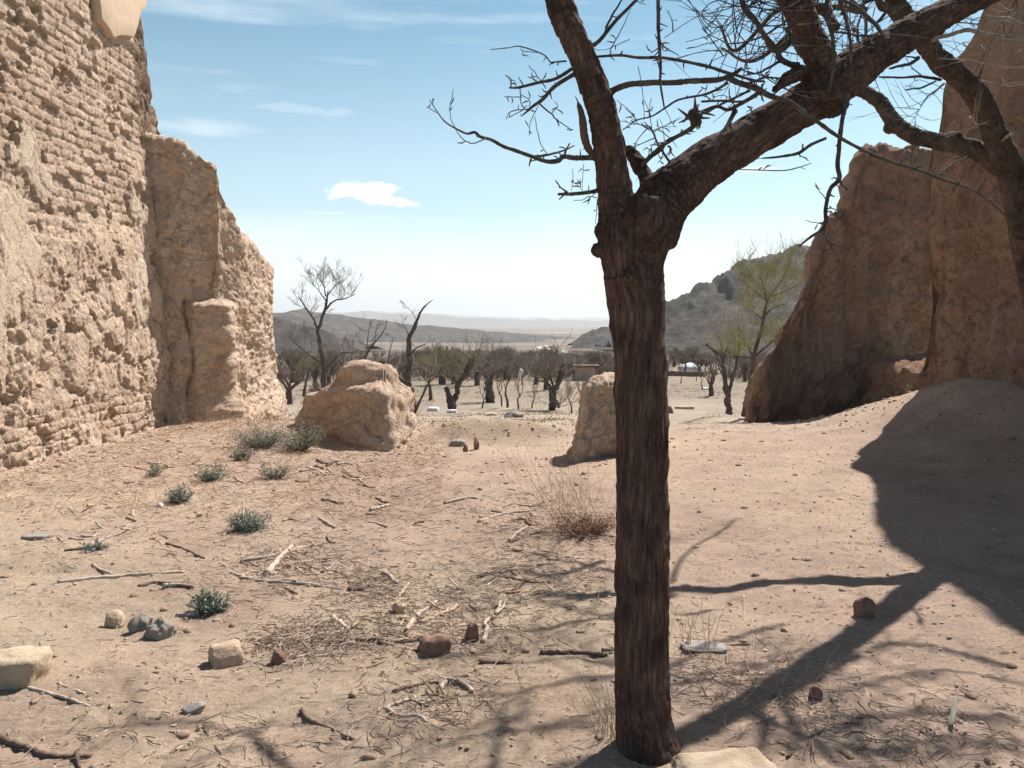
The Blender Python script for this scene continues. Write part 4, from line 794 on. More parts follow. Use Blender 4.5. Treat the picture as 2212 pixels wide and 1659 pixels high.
# prototypes of the grove, then copies
def proto(seed, h, r, spread, lev=4, up=.15, kids=(3, 4), minr=.006, pollard=False):
    rg = random.Random(seed); mt, mc = MB(), MB(); top_ = np.array([rg.uniform(-.2, .2), rg.uniform(-.2, .2), h * .36])
    P = catmull([(0, 0, -.3), (rg.uniform(-.06, .06), 0, h * .12), top_ * .7 + rg.uniform(-.1, .1), top_], 10); mt.tube(P, np.linspace(r * 1.35, r * (1.1 if pollard else .75), 10), 9)
    for k in range(rg.randint(4, 6) if pollard else 3):
        a = k * 2.1 + rg.uniform(-.5, .5); d = np.array([math.cos(a) * spread, math.sin(a) * spread, 1]); d /= np.linalg.norm(d)
        grow(mt, mc, top_, d, h * .3, r * .5, lev, rg, up, .6, 4, kids, minr, lev - 1)
    return mt.mesh('trunk'), mc.mesh('crown')
PR = [proto(11, 3.6, .27, .8, 4, .12, (3, 5), .013, True), proto(12, 4.2, .32, .7, 4, .2, (3, 5), .013, True), proto(13, 3.0, .07, .5, 4, .3, (2, 4), .006), proto(14, 2.3, .05, .6, 3, .3, (2, 4), .006), proto(15, 4.6, .15, .9, 4, .1, (3, 5), .013), proto(16, 5.2, .34, .7, 4, .2, (3, 5), .013, True)]
def copy_tree(kind, px, Y, sc, label, group, green=False, rot=0, xy=None):
    x_ = (px - 1106) / F * Y if xy is None else xy
    o = empty('small_tree' if kind in (2, 3) else 'grove_tree', (x_, Y, gz(x_, Y)), label, 'tree', group); sc *= (.58 if group is None else .47) * (1.35 if kind in (2, 3) else 1); o.scale = (sc, sc, sc); o.rotation_euler = (0, 0, rot)
    a = bpy.data.objects.new('trunk', PR[kind][0]); c_ = bpy.data.objects.new('crown', PR[kind][1]); link(a, o); link(c_, o)
    return o
for k, (a_, b_) in enumerate(PR): a_.materials.append(MTRUNK); b_.materials.append(MTWIGG if k in (1, 4) else MTWIG)
hand = [(2, 1160 - 96, 0, 0, ''),]
named = [(3, 1083, 39, .9, 'thin sapling left of the pair of saplings in the yard'), (2, 1090 + 6, 38, .95, 'slender two stemmed sapling in the middle of the yard'), (3, 1120, 37, .9, 'thin sapling right of the two stemmed one'),
         (3, 1150, 38, .75, 'short crooked sapling left of the crooked pollard'), (3, 1050 - 8, 38, .8, 'thin sapling in front of the stout pollard'), (3, 1235, 34, .8, 'bare sapling just left of the mud stub'), (3, 1262, 33, .95, 'forked sapling close to the mud stub'),
         (2, 1128, 58, .8, 'small tree with the white cloth tied around it'), (2, 1472, 60, .6, 'first thin tree right of the nearest trunk'), (2, 1505, 64, .55, 'thin tree standing before the white tent'), (1, 1538, 47, .62, 'stout little tree with a pale green crown right of the white tent'), (3, 1518, 52, .8, 'tiny sapling below the white tent'),
         (1, 1138 + 20, 60, .7, 'rounded tree behind the crooked pollard on its left'), (0, 1180, 52, .8, 'dark pollard close behind the crooked one'), (0, 622, 40, .85, 'low gnarled tree just right of the left wall'), (4, 655, 46, .9, 'drooping tree low behind the lump on its left'), (0, 690, 36, .6, 'short tree hidden behind the foot of the tall slender tree'),
         (4, 930, 44, 1.0, 'wide bare tree between the dead tree and the forked pollard'), (1, 955, 58, 1.1, 'greenish domed tree behind the forked pollard'), (0, 1030, 58, 1.0, 'grey domed tree behind the arm of the forked pollard')]
for i, (k, px, Y, sc, lb_) in enumerate(named): copy_tree(k, px, Y, sc, lb_, None, rot=i * 1.3)
copy_tree(4, 1480, 79, 1.1, 'drooping tree partly hiding the left half of the white tent', None, rot=2)
copy_tree(0, 1512, 78, .9, 'stumpy tree partly hiding the right edge of the white tent', None, rot=1)
rg = random.Random(21); Y = 47.0; n = 0
for i in range(170):
    t = (i + rg.random()) / 170; Y = 50 + 110 * t ** 1.1; px = rg.choice([rg.uniform(590, 1320), rg.uniform(590, 1330), rg.uniform(1440, 1750)])
    if 1445 < px < 1560 and Y < 74: Y = 84 + rg.uniform(0, 40)
    if 1000 < px < 1300 and Y < 62: Y += 16
    copy_tree(rg.choice([0, 1, 4, 5, 4, 0]), px, Y, rg.uniform(.72, 1.15), 'bare grey brown tree in the far grove', 'bare trees of the far grove', rot=rg.uniform(0, 6))
# far scrub on the plain: one mass nobody could count
mb = MB(); rs = np.random.RandomState(4); Vl, Fl = [], []
N_ = 60000; Yq = 66 + 390 * rs.rand(N_) ** 1.7; pxq = 540 + 1260 * rs.rand(N_); Xq = (pxq - 1106) / F * Yq
cl = fbm(np.stack([Xq * .05, Yq * .03, Xq * 0], -1), 3, 8); keep = (cl > -.1 - .3 * (Yq < 170)) & ~((Xq / Yq * F + 1106 > 1440) & (Xq / Yq * F + 1106 < 1560) & (Yq < 120)); Xq, Yq = Xq[keep], Yq[keep]; Zq = terr(Xq, Yq)
h_ = (1.0 + 1.8 * rs.rand(len(Xq))) * np.where(Yq < 190, .8, .55); a = rs.rand(len(Xq)) * 6.28; ww = (.05 + .07 * rs.rand(len(Xq))) * np.clip(Yq / 150, .35, 1)
lean = rs.normal(size=(len(Xq), 2)) * .5
B = np.stack([Xq, Yq, Zq + rs.rand(len(Xq)) * h_ * .5], -1)
V = np.stack([B + np.stack([np.cos(a) * ww, np.sin(a) * ww, a * 0], -1), B - np.stack([np.cos(a) * ww, np.sin(a) * ww, a * 0], -1), B + np.stack([lean[:, 0] * h_, lean[:, 1] * h_, h_ * .6], -1)], 1).reshape(-1, 3)
mb.add(V, np.arange(len(V)).reshape(-1, 3))
tag(put('scrub', mb.mesh('scrub', False), MTWIG), 'far scrub covering the valley floor', 'scrub', kind='stuff')

# white tent behind the trees, low dark wall before it, white cloth, hut
g = np.array([(1492 - 1106) / F * 82, 82]); z0 = gz(*g)
ger = empty('white_tent', (g[0], g[1], z0), 'low round white tent glimpsed through the trees right of the nearest trunk', 'tent')
mb = MB(); th = np.linspace(0, 2 * math.pi, 33)[:-1]; prof = [(1.75, -.1), (1.78, .75), (1.84, .82), (1.5, 1.15), (.9, 1.45), (.3, 1.6), (.02, 1.62)]
mb.add(np.concatenate([np.stack([np.cos(th) * r_ * (1 + .01 * np.sin(th * 9)), np.sin(th) * r_, th * 0 + h2], -1) for r_, h2 in prof]), grid_faces(len(prof), 32, True))
V0 = mb.mesh('canopy'); put('canopy', V0, MCLOTH, ger, ger.location)
mb = MB()
for h2 in (.35, .95): mb.tube([(1.80 * math.cos(t) if h2 < .9 else 1.72 * math.cos(t), (1.80 if h2 < .9 else 1.72) * math.sin(t), h2) for t in np.linspace(0, 6.28, 30)], .03, 5)
put('rope', mb.mesh('rope'), MSTICKD, ger, ger.location)
ger.scale = (.7, .7, .72)
P0 = np.array([(1440 - 1106) / F * 76, 76.]); P1 = np.array([(1522 - 1106) / F * 76, 76.])
mb = MB(); q = np.linspace(0, 1, 40); rows = []
for off, hh in ((-.25, 0), (-.22, .55), (.22, .55), (.25, 0)): rows.append(np.stack([P0[0] + (P1[0] - P0[0]) * q, 76 + off + q * 0, terr(P0[0] + (P1[0] - P0[0]) * q, 76 + q * 0) - .1 + hh + .06 * vn(np.stack([q * 30, q * 0 + hh, q * 0], -1), 3)], -1))
mb.add(np.concatenate(rows), grid_faces(4, 40)); tag(put('low_wall', mb.mesh('low_wall'), MREDST), 'low dark rubble wall in front of the white tent', 'wall')
x0 = (1263 - 1106) / F * 66; hut = empty('shed', (x0, 66, gz(x0, 66)), 'small flat roofed shed low behind the trees left of the nearest trunk', 'shed')
def box(mb, c, s_): 
    V = np.array([[x_, y_, z_] for x_ in (-.5, .5) for y_ in (-.5, .5) for z_ in (-.5, .5)]) * s_ + c; mb.add(V, [[0, 1, 3, 2], [4, 6, 7, 5], [0, 4, 5, 1], [2, 3, 7, 6], [0, 2, 6, 4], [1, 5, 7, 3]])
mb = MB(); box(mb, (0, 0, .5), (1.6, 1.6, 1.2)); put('wall', mb.mesh('wall', False), MTAN, hut, hut.location)
mb = MB(); box(mb, (0.1, -.1, 1.19), (2.1, 2.0, .16)); put('roof', mb.mesh('roof', False), MSTICKD, hut, hut.location)
mb = MB(); 
for s_ in (-.95, 1.1): mb.tube([(s_, -.95, -.1), (s_, -.95, 1.1)], .05, 6)
put('post', mb.mesh('post'), MSTICKD, hut, hut.location)
xc = (1126 - 1106) / F * 57.2
V, Fq = ICO[4]; V = V * (1 + .25 * fbm(V * 2.2, 3, 5)[:, None]); V = V * (1 + .35 * fbm(V * [5, 5, 2.2], 3, 15)[:, None]) * [.13, .10, .34]; V[:, 0] += .10 * V[:, 2] + .07 * vn(V * 5, 8)
tag(put('white_cloth', arr_mesh('white_cloth', V, Fq), MCLOTH, None, (xc - .05, 57.2, gz(xc, 57.2) + .85)), 'white cloth bundle wrapped on a small far tree', 'cloth')

# ------------------------------------------------------------------ shrubs, tufts, litter
def shrub(name, px, py, w, h, label, seed, m=MLEAF, n=260, up=.55, stem=MTUFT, leafw=.012, cat='shrub'):
    g = ground(px, py); Y = g[1]; a = wpx(w, Y) / 2; hh = wpx(h, Y); rg = random.Random(seed); ms, ml = MB(), MB()
    loc = np.array([g[0], Y + a * .4, gz(g[0], Y + a * .4)]); a *= 1.15; hh *= .98
    tips = []
    for k in range(n // 7):
        t = rg.uniform(0, 6.28); q = math.sqrt(rg.random()); e = np.array([math.cos(t) * a * q, math.sin(t) * a * q * .8, hh * rg.uniform(.35, 1.0) * (1 - .45 * q * q)])
        P = catmull([(0 + e[0] * .15, e[1] * .15, -.02), e * [.5, .5, .35] + [rg.gauss(0, .01), 0, 0], e], 5); ms.tube(P, [.004, .0035, .003, .0022, .0014], 4, False); tips.append(P)
    for k in range(n * 4):
        P = rg.choice(tips); p = P[rg.randrange(2, 5)] + np.array([rg.gauss(0, a * .09), rg.gauss(0, a * .09), rg.gauss(0, a * .06)])
        p[2] = max(.0, p[2]); d = np.array([rg.gauss(0, 1), rg.gauss(0, 1), rg.gauss(.4, .7)]); d /= np.linalg.norm(d); s_ = np.cross(d, [rg.gauss(0, 1), rg.gauss(0, 1), 1]); s_ /= np.linalg.norm(s_)
        l = leafw * rg.uniform(1.5, 3.4); wd = leafw * rg.uniform(.25, .45); ml.add([p, p + d * l * .5 + s_ * wd, p + d * l, p + d * l * .5 - s_ * wd], [[0, 1, 2, 3]])
    o = empty(name, loc, label, cat)
    x_ = bpy.data.objects.new('stem', ms.mesh('stem')); x_.data.materials.append(stem); link(x_, o)
    x_ = bpy.data.objects.new('foliage', ml.mesh('foliage', False)); x_.data.materials.append(m); link(x_, o); return o
sh = [(556, 970, 122, 60, 'large grey green shrub left of the pair by the rounded lump', 700), (642, 978, 100, 74, 'dark bluish green shrub touching the rounded lump', 640), (520, 996, 48, 36, 'small grey green shrub below the large shrub', 180), (452, 1042, 74, 46, 'grey green shrub on the slope left of centre', 300),
      (592, 1036, 62, 40, 'thin grey green shrub under the pair by the lump', 200), (380, 1088, 64, 40, 'grey green shrub nearer the left wall', 300), (533, 1150, 92, 42, 'dense low green shrub behind the hooked pale stick', 380), (446, 1330, 78, 50, 'low grey green shrub nearest the camera', 300), (328, 1030, 44, 30, 'faint sparse shrub by the wall foot', 110), (205, 1192, 54, 22, 'flat straggly weed by crossed twigs', 90)]
for i, (a_, b_, w, h, l_, n) in enumerate(sh): shrub('shrub', a_, b_, w, h, l_, 500 + i, n=n)
# reddish dry bush by the trunk with long stalks
def stalks(name, px, py, n, wx, L0, L1, m, label, seed, lean=(0, 0), r=.0016, cat='dry grass'):
    g = ground(px, py); rg = random.Random(seed); mb = MB(); loc = g
    for k in range(n):
        q = np.array([rg.gauss(0, wx), rg.gauss(0, wx * .6), 0]); q[2] = gz(loc[0] + q[0], loc[1] + q[1]) - loc[2] - .02; L_ = rg.uniform(L0, L1); d = np.array([rg.gauss(lean[0], .3), rg.gauss(lean[1], .25), 1]); d /= np.linalg.norm(d); c = rg.gauss(0, .12)
        P = [q]
        for j in range(5):
            d = d + np.array([c * .3 + rg.gauss(0, .05), rg.gauss(0, .05), -.03]); d /= np.linalg.norm(d); P.append(P[-1] + d * L_ / 5)
            if j > 1 and rg.random() < .45: e = d + np.array([rg.gauss(0, .5), rg.gauss(0, .5), .1]); mb.tube([P[-1], P[-1] + e * L_ * .14], [r * .7, r * .4], 3, False)
        mb.tube(P, np.linspace(r, r * .45, 6), 3, False)
    return tag(put(name, mb.mesh(name), m, None, loc), label, cat)
sb_ = shrub('dry_bush', 1268, 1166, 150, 52, 'reddish dry bush with long fine stalks left of the nearest trunk', 540, m=MRED, n=420, stem=MRED, leafw=.010, cat='bush')
stalks('dry_stalks', 1250, 1150, 90, .14, .25, .85, MSTRAW, 'tall fine straw stalks growing out of the reddish bush', 541, (-.35, .1), .0014)
stalks('dry_stalks', 400, 925, 40, .35, .3, .7, MSTRAW, 'thin dead stalks in the shaded corner at the left wall foot', 542)
stalks('dry_stalks', 545, 925, 26, .3, .3, .6, MSTRAW, 'thin dead stalks standing behind the large shrub', 543)
stalks('dry_stalks', 868, 925, 70, .09, .25, .62, MRED, 'reddish dry tuft at the right side of the rounded lump', 544, (.1, 0))
stalks('dry_stalks', 1590, 893, 60, .3, .1, .35, MTUFT, 'dull dry tuft on the lip under the forked dark tree', 545)
stalks('dry_stalks', 1545, 900, 50, .25, .08, .25, MTUFT, 'low dry tuft on the lip left of the forked dark tree', 546)
stalks('dry_stalks', 1330, 1600, 40, .05, .08, .3, MSTRAW, 'short pale straws at the left foot of the nearest trunk', 547, (-.2, 0))
stalks('dry_stalks', 1490, 1420, 22, .08, .1, .3, MSTRAW, 'pale straws beside the slate slab', 548, (-.2, 0))
stalks('dry_stalks', 1640, 1500, 30, .18, .08, .25, MSTRAW, 'sparse straws on the shadow band right of the trunk', 549)
stalks('dry_stalks', 1025, 1108, 24, .03, .04, .09, MTUFT, 'tiny dark tuft left of the reddish bush', 550)
# sticks
def stick(px, w, m, label=None, group=None, seed=0, lift=.0, ends=None, name='stick', taper=.7, subs=()):
    G = np.array([ground(a, b) for a, b in px]); Y = G[:, 1].mean(); rg = np.random.RandomState(seed); n = len(px) * 6
    r0 = wpx(w, Y) / 2; G[:, 2] += r0 * .7 + lift
    if ends: G[0, 2] += ends[0]; G[-1, 2] += ends[1]
    Q = catmull(G, n); Q = Q + rg.normal(size=Q.shape) * min(.004, r0 * .3) * [1, 1, .4]; r = np.linspace(r0, r0 * taper, n) * (1 + .09 * rg.normal(size=n)); o = G[0].copy(); mb = MB(); mb.tube(Q - o, r, 8)
    spurs(mb, Q - o, r, 7, seed, .006, .02)
    for s_ in subs:
        H = np.array([ground(a, b) for a, b in s_]); H[:, 2] += r0 * .8; H[0, 2] += r0; S2 = catmull(H, len(s_) * 4); mb.tube(S2 - o, np.linspace(r0 * .7, r0 * .4, len(S2)), 6)
    return tag(put(name, mb.mesh(name), m, None, o), label, 'stick', group)
ST = [([(125, 1262), (185, 1255), (250, 1250), (330, 1244), (400, 1240)], 9, MSTICK, 'long straight stick lying level at the lower left', [[(240, 1250), (215, 1235), (200, 1222)]]),
      ([(575, 1245), (595, 1224), (615, 1200), (632, 1185)], 13, MSTICK, 'thick pale stick slanting up through the left twig heap', []),
      ([(500, 1242), (560, 1260), (640, 1264), (750, 1279)], 8, MSTICK, 'long thin stick across the foot of the left twig heap', [[(640, 1264), (600, 1258), (560, 1266)]]),
      ([(520, 1215), (580, 1205), (640, 1190), (680, 1178)], 7, MSTICK, 'slender stick along the top of the left twig heap', []),
      ([(300, 1270), (345, 1262), (420, 1273)], 8, MSTICKD, 'dark bent stick under the long level one', []),
      ([(355, 1270), (400, 1266)], 9, MSTICK, 'short tan stick right of the dark bent one', []),
      ([(752, 1282), (790, 1274), (835, 1256)], 12, MSTICKD, 'thick brown stick left of the small tan stone', []),
      ([(820, 1240), (840, 1248), (858, 1264)], 9, MSTICK, 'short stick above the thick brown one', []),
      ([(852, 1302), (868, 1284), (884, 1262)], 7, MSTICK, 'short slanting stick above the small tan stone', []),
      ([(878, 1368), (900, 1338), (942, 1306)], 11, MSTICK, 'pale curved stick right of the small tan stone', []),
      ([(905, 1352), (945, 1336), (990, 1316)], 11, MTAN, 'pale pinkish peeled stick with a pointed end', []),
      ([(1042, 1392), (1052, 1365), (1050, 1350), (1072, 1330), (1082, 1298)], 9, MSTICK, 'gnarled stick curving up beside the red brown stone', [[(1070, 1335), (1086, 1318), (1092, 1300)]]),
      ([(585, 1386), (640, 1383), (700, 1374), (748, 1368)], 8, MSTICK, 'long stick ending at a bent elbow in the middle', []),
      ([(720, 1338), (738, 1352), (754, 1368)], 10, MSTICK, 'short thick stick meeting the bent elbow', []),
      ([(632, 1428), (690, 1408), (745, 1392)], 6, MSTICK, 'thin pale stick right of the small round stone', []),
      ([(770, 1386), (820, 1384), (870, 1392), (920, 1378), (948, 1366)], 7, MSTICKD, 'wavy brown stick left of the wedge shaped stone', []),
      ([(820, 1392), (860, 1405), (898, 1412)], 9, MSTICKD, 'dark stick under the wavy brown one', []),
      ([(1168, 1414), (1230, 1414), (1312, 1420)], 11, MSTICKD, 'dark thick stick ending at the nearest trunk', [[(1300, 1418), (1325, 1410)]]),
      ([(1034, 1433), (1108, 1439)], 9, MSTICKD, 'short dark stick below the gnarled one', []),
      ([(835, 1538), (865, 1552), (900, 1552), (925, 1566)], 9, MSTICK, 'pale stick with a hooked end at the bottom middle', []),
      ([(830, 1538), (850, 1528), (880, 1515)], 7, MSTICK, 'thin stick crossing the hooked one', []),
      ([(948, 1494), (965, 1478), (998, 1480), (1022, 1500)], 11, MSTICK, 'thick curved stick in the lower middle shade', []),
      ([(848, 1500), (900, 1488), (945, 1478)], 9, MSTICKD, 'dark stick left of the thick curved one', []),
      ([(648, 1540), (670, 1562), (700, 1575), (765, 1602)], 9, MSTICKD, 'brown stick slanting down in the lower middle left', []),
      ([(0, 1598), (60, 1625), (120, 1640), (195, 1642)], 13, MSTICKD, 'thick dark stick in the bottom left corner', [[(165, 1642), (172, 1668)]]),
      ([(60, 1488), (110, 1502), (160, 1520), (204, 1541)], 8, MSTICK, 'long curved stick under the pale block', []),
      ([(125, 1482), (160, 1492), (184, 1506)], 6, MSTICK, 'thin stick right of the pale block', []),
      ([(140, 1193), (185, 1188), (236, 1184)], 6, MSTICKD, 'lower twig of a crossed pair at the far left', []),
      ([(170, 1186), (205, 1174), (240, 1160)], 5, MSTICK, 'upper twig of a crossed pair at the far left', []),
      ([(360, 1178), (400, 1190), (440, 1210)], 6, MSTICKD, 'thin brown twig above the long level stick', []),
      ([(612, 1192), (640, 1212), (700, 1240)], 5, MSTICKD, 'thin twig leaving the left heap to the right', []),
      ([(960, 1090), (1000, 1080), (1030, 1078)], 6, MSTICK, 'short pale twig behind the tiny tuft', []),
      ([(800, 1104), (822, 1098), (843, 1094)], 7, MSTICK, 'short stick in the bare centre ground', []),
      ([(1034, 1130), (1090, 1112), (1150, 1106)], 6, MSTICK, 'long pale twig left of the reddish bush', []),
      ([(1100, 1170), (1120, 1152), (1140, 1140)], 6, MSTICK, 'pale twig leaning by the reddish bush', []),
      ([(1940, 1480), (1990, 1510), (2042, 1552)], 5, MSTICK, 'thin straight stick pointing at the white leaf', []),
      ([(1700, 1640), (1740, 1600), (1780, 1580)], 5, MSTICKD, 'thin twig right of the big pale flat stone', []),
      ([(1560, 1400), (1620, 1396)], 5, MSTICKD, 'short dark twig right of the slate slab', []),
      ([(440, 1575), (455, 1600), (480, 1640)], 6, MSTICKD, 'short forked twig at the bottom left', []),
      ([(740, 1030), (770, 1040), (800, 1032)], 5, MSTICK, 'thin twig below the right end of the lump', []),
      ([(1100, 1250), (1150, 1262), (1190, 1258)], 6, MSTICKD, 'dark twig in the dappled shade left of the trunk', []),
      ([(690, 1122), (720, 1140), (750, 1150)], 6, MSTICK, 'bent twig right of the dense low shrub', [])]
for i, (px, w, m_, lb_, sub) in enumerate(ST): stick(px, w * 1.15, m_, lb_, None, 600 + i, subs=sub)
stick([(480, 1160), (495, 1150), (515, 1145), (525, 1125), (525, 1112)], 5.5, MPALE, 'pale hooked stick standing up before the dense low shrub', None, 690, ends=(0, .12))
stick([(288, 1118), (287, 1105), (290, 1094), (296, 1088)], 5, MPALE, 'tall pale curved stick standing up at the left', None, 691, ends=(0, .12))
stick([(1605, 1325), (1608, 1345), (1622, 1370), (1652, 1396)], 5, MPALE, 'thin pale curved stalk between the two shadow bands', None, 692, ends=(.1, 0))
stick([(1486, 1392), (1490, 1410), (1506, 1432)], 5, MPALE, 'thin pale bent stalk against the slate slab', None, 693, ends=(.06, 0))
stick([(1395, 1175), (1320, 1178)], 4, MSTICK, 'short twig half hidden behind the nearest trunk', None, 694)
ZN = [(620, 1220, 120, 45, 34), (800, 1265, 70, 30, 16), (670, 1385, 90, 30, 18), (930, 1350, 140, 55, 30), (700, 1020, 150, 40, 22), (420, 1000, 200, 60, 20), (1170, 1130, 110, 40, 26), (1130, 1250, 150, 50, 26), (930, 1520, 100, 40, 9), (1600, 1480, 130, 60, 10), (1950, 1580, 230, 70, 11), (300, 1150, 200, 70, 14), (500, 1610, 300, 40, 5), (860, 1100, 130, 50, 12)]
rg = random.Random(77); k = 0
for (cx, cy, sx, sy, n) in ZN:
    for i in range(n):
        a, b = cx + rg.gauss(0, sx * .5), cy + rg.gauss(0, sy * .5)
        if b > 1655 or b < 985: continue
        l = rg.uniform(18, 62) * (b / 1300); th = rg.gauss(0, .45); dx, dy = math.cos(th) * l, math.sin(th) * l * .5; bend = rg.gauss(0, l * .10)
        stick([(a - dx / 2, b - dy / 2), (a, b + bend), (a + dx / 2, b + dy / 2)], rg.uniform(2.6, 6.0), rg.choice([MSTICK, MSTICK, MSTICKD, MSTRAW]), 'small broken twig lying among the litter on the sand', 'small broken twigs on the ground', 900 + k, ends=(rg.random() < .2 and .04 or 0, 0), name='twig')['category'] = 'twig'; k += 1
# fine litter, pebbles, dull tufts: nobody could count them
def litter(name, n, fn, m, label, seed, l=(.02, .12), r=.0016, up=.15):
    rs = np.random.RandomState(seed); P = []
    while len(P) < n: P += fn(rs)
    P = np.array(P[:n]); Z0 = terr(P[:, 0], P[:, 1], True); L_ = rs.uniform(*l, size=n); a = rs.rand(n) * 6.28; e = np.abs(rs.normal(size=n)) * up
    D = np.stack([np.cos(a), np.sin(a), e], -1) * L_[:, None]; B = np.stack([P[:, 0], P[:, 1], Z0 + .002], -1); S = np.stack([-np.sin(a), np.cos(a), a * 0], -1) * (r * rs.uniform(.6, 1.6, size=n))[:, None]
    U = np.array([0, 0, 1.]) * r * 1.6; M_ = B + D * .5 + rs.normal(size=D.shape) * [.006, .006, .002] + [0, 0, .002]
    V = np.stack([B - S, B + S, B + U, M_ - S, M_ + S, M_ + U, B + D - S * .6, B + D + S * .6, B + D + U], 1).reshape(-1, 3)
    f = np.array([[0, 1, 4, 3], [1, 2, 5, 4], [2, 0, 3, 5], [3, 4, 7, 6], [4, 5, 8, 7], [5, 3, 6, 8]]); Fq = (np.arange(n)[:, None, None] * 9 + f[None]).reshape(-1, 4)
    return tag(put(name, arr_mesh(name, V, Fq, False), m), label, 'litter', kind='stuff')
ZG = [(ground(cx, cy), ground(cx + sx, cy), ground(cx, cy - sy), n) for cx, cy, sx, sy, n in ZN]
def zones(rs):
    g, gx, gy, n = ZG[rs.choice(len(ZG), p=np.array([z[3] for z in ZG]) / sum(z[3] for z in ZG))]; out = []
    sx = abs(gx[0] - g[0]) * .8; sy = abs(gy[1] - g[1]) * .85
    for _ in range(20): out.append((g[0] + rs.normal() * sx, g[1] + rs.normal() * sy))
    return out
def wide(rs): y_ = 2.6 + 11 * rs.rand() ** 1.3; return [((rs.rand() * 2 - 1) * (1.5 + .62 * y_), y_)]
def leftslope(rs): return [(-4.9 + 4.2 * rs.rand() ** 1.3, 6.5 + 6 * rs.rand())]
litter('twig_litter', 7000, zones, MLIT, 'fine twig litter in drifts over the sand', 1)
litter('straw_litter', 5000, leftslope, MSTRAW, 'fine straw litter on the slope under the left wall', 2, (.03, .16), .0018, .35)
litter('dark_litter', 1600, zones, MSTICKD, 'dark fine twig litter in drifts over the sand', 3, (.02, .09), .0018)
litter('scattered_litter', 3500, wide, MLIT, 'scattered bits of bark and straw over the sand', 4, (.01, .06), .0018, .2)
rs = np.random.RandomState(9); V1, F1 = ICO[1]; n = 9000; y_ = 2.5 + 12 * rs.rand(n) ** 1.4; x_ = (rs.rand(n) * 2 - 1) * (1.5 + .64 * y_); zz = terr(x_, y_, True)
sz = (.0022 + .006 * rs.rand(n) ** 4) * (1 + y_ * .10); S = rs.uniform(.6, 1.3, size=(n, 1, 3)) * [1, 1, .7]
V = V1[None] * (1 + .25 * rs.normal(size=(n, len(V1), 1))) * sz[:, None, None] * S + np.stack([x_, y_, zz + sz * .25], -1)[:, None, :]
tag(put('pebbles', arr_mesh('pebbles', V.reshape(-1, 3), (np.arange(n)[:, None, None] * len(V1) + F1[None]).reshape(-1, 3), False), MTAN), 'small pebbles and crumbs of earth', 'pebbles', kind='stuff')
n = 1300; y_ = 2.6 + 11 * rs.rand(n) ** 1.2; x_ = (rs.rand(n) * 2 - 1) * (1.5 + .62 * y_)
ex = np.concatenate([np.stack([cx + rs.normal(size=k_) * sx, cy + rs.normal(size=k_) * sy], -1) for cx, cy, sx, sy, k_ in ((-1.35, 10.1, .25, .35, 90), (-2.4, 10.6, .5, .25, 90), (.9, 9.35, .35, .15, 70), (-4.9, 9.5, .18, 1.6, 260), (-4.3, 13, .2, 1.0, 70), (4.4, 13.2, .7, .5, 120), (5.6, 10.8, .7, 1.2, 160), (-.4, 11.2, .7, .3, 60))])
x_ = np.concatenate([x_, ex[:, 0]]); y_ = np.concatenate([y_, ex[:, 1]]); n = len(x_); zz = terr(x_, y_, True); sz = (.007 + .016 * rs.rand(n) ** 3) * (1 + y_ * .05); V1, F1 = ICO[2]
V = V1[None] * (1 + .16 * rs.normal(size=(n, len(V1), 1))) * sz[:, None, None] * (rs.uniform(.6, 1.4, size=(n, 1, 3)) * [1, 1, .6]) + np.stack([x_, y_, zz], -1)[:, None, :]
tag(put('earth_clods', arr_mesh('earth_clods', V.reshape(-1, 3), (np.arange(n)[:, None, None] * len(V1) + F1[None]).reshape(-1, 3), True), MCLOD), 'crumbly clods of earth scattered over the ground', 'clods', kind='stuff')
# grass of the yard beyond the gateway
def tufty(rs):
    y_ = 15 + 43 * rs.rand() ** 1.1; x0 = (rs.rand() * 2 - 1) * .45 * y_ ; out = []; q = rs.rand() < .5
    if fbm(np.array([[x0 * .25, y_ * .12, 0]]), 2, 5)[0] < -.05: return []
    for _ in range(10): out.append((x0 + rs.normal() * (.12 if q else .5), y_ + rs.normal() * (.15 if q else .6)))
    return out
def tufts(n, seed):
    rs = np.random.RandomState(seed); P = []
    while len(P) < n: P += tufty(rs)
    P = np.array(P[:n]); Z0 = terr(P[:, 0], P[:, 1]); L_ = rs.uniform(.02, .085, size=n); a = rs.rand(n) * 6.28; w_ = .004 + .0004 * P[:, 1]
    B = np.stack([P[:, 0], P[:, 1], Z0 - .01], -1); S = np.stack([np.cos(a) * w_, np.sin(a) * w_, a * 0], -1); D = np.stack([rs.normal(size=n) * .05, rs.normal(size=n) * .05, L_], -1)
    return arr_mesh('dry_grass', np.stack([B - S, B + S, B + D], 1).reshape(-1, 3), np.arange(n * 3).reshape(-1, 3), False)
tag(put('dry_grass', tufts(16000, 3), MTUFT), 'short dry grass and low tufts in the open yard', 'grass', kind='stuff')

# ------------------------------------------------------------------ air, sky, sun, camera
hz = bpy.data.meshes.new('haze'); mb = MB(); box(mb, (0, 12600, 260 - 90), (26000, 26000 - 0, 700)); hz = mb.mesh('haze', False)
V = coords(hz); V[:, 1] = np.where(V[:, 1] > 0, 17500, -60); V[:, 2] = np.where(V[:, 2] > 0, 420, -95); V[:, 0] = np.sign(V[:, 0]) * 13000; hz.vertices.foreach_set('co', V.ravel())
m = bpy.data.materials.new('air'); m.use_nodes = True; nt = m.node_tree; nt.nodes.clear(); o_ = nt.nodes.new('ShaderNodeOutputMaterial'); pv = nt.nodes.new('ShaderNodeVolumePrincipled')
pv.inputs['Color'].default_value = (.95, .97, 1, 1); pv.inputs['Density'].default_value = 1.2e-4; pv.inputs['Anisotropy'].default_value = .3; nt.links.new(pv.outputs[0], o_.inputs['Volume'])
HAZE = True
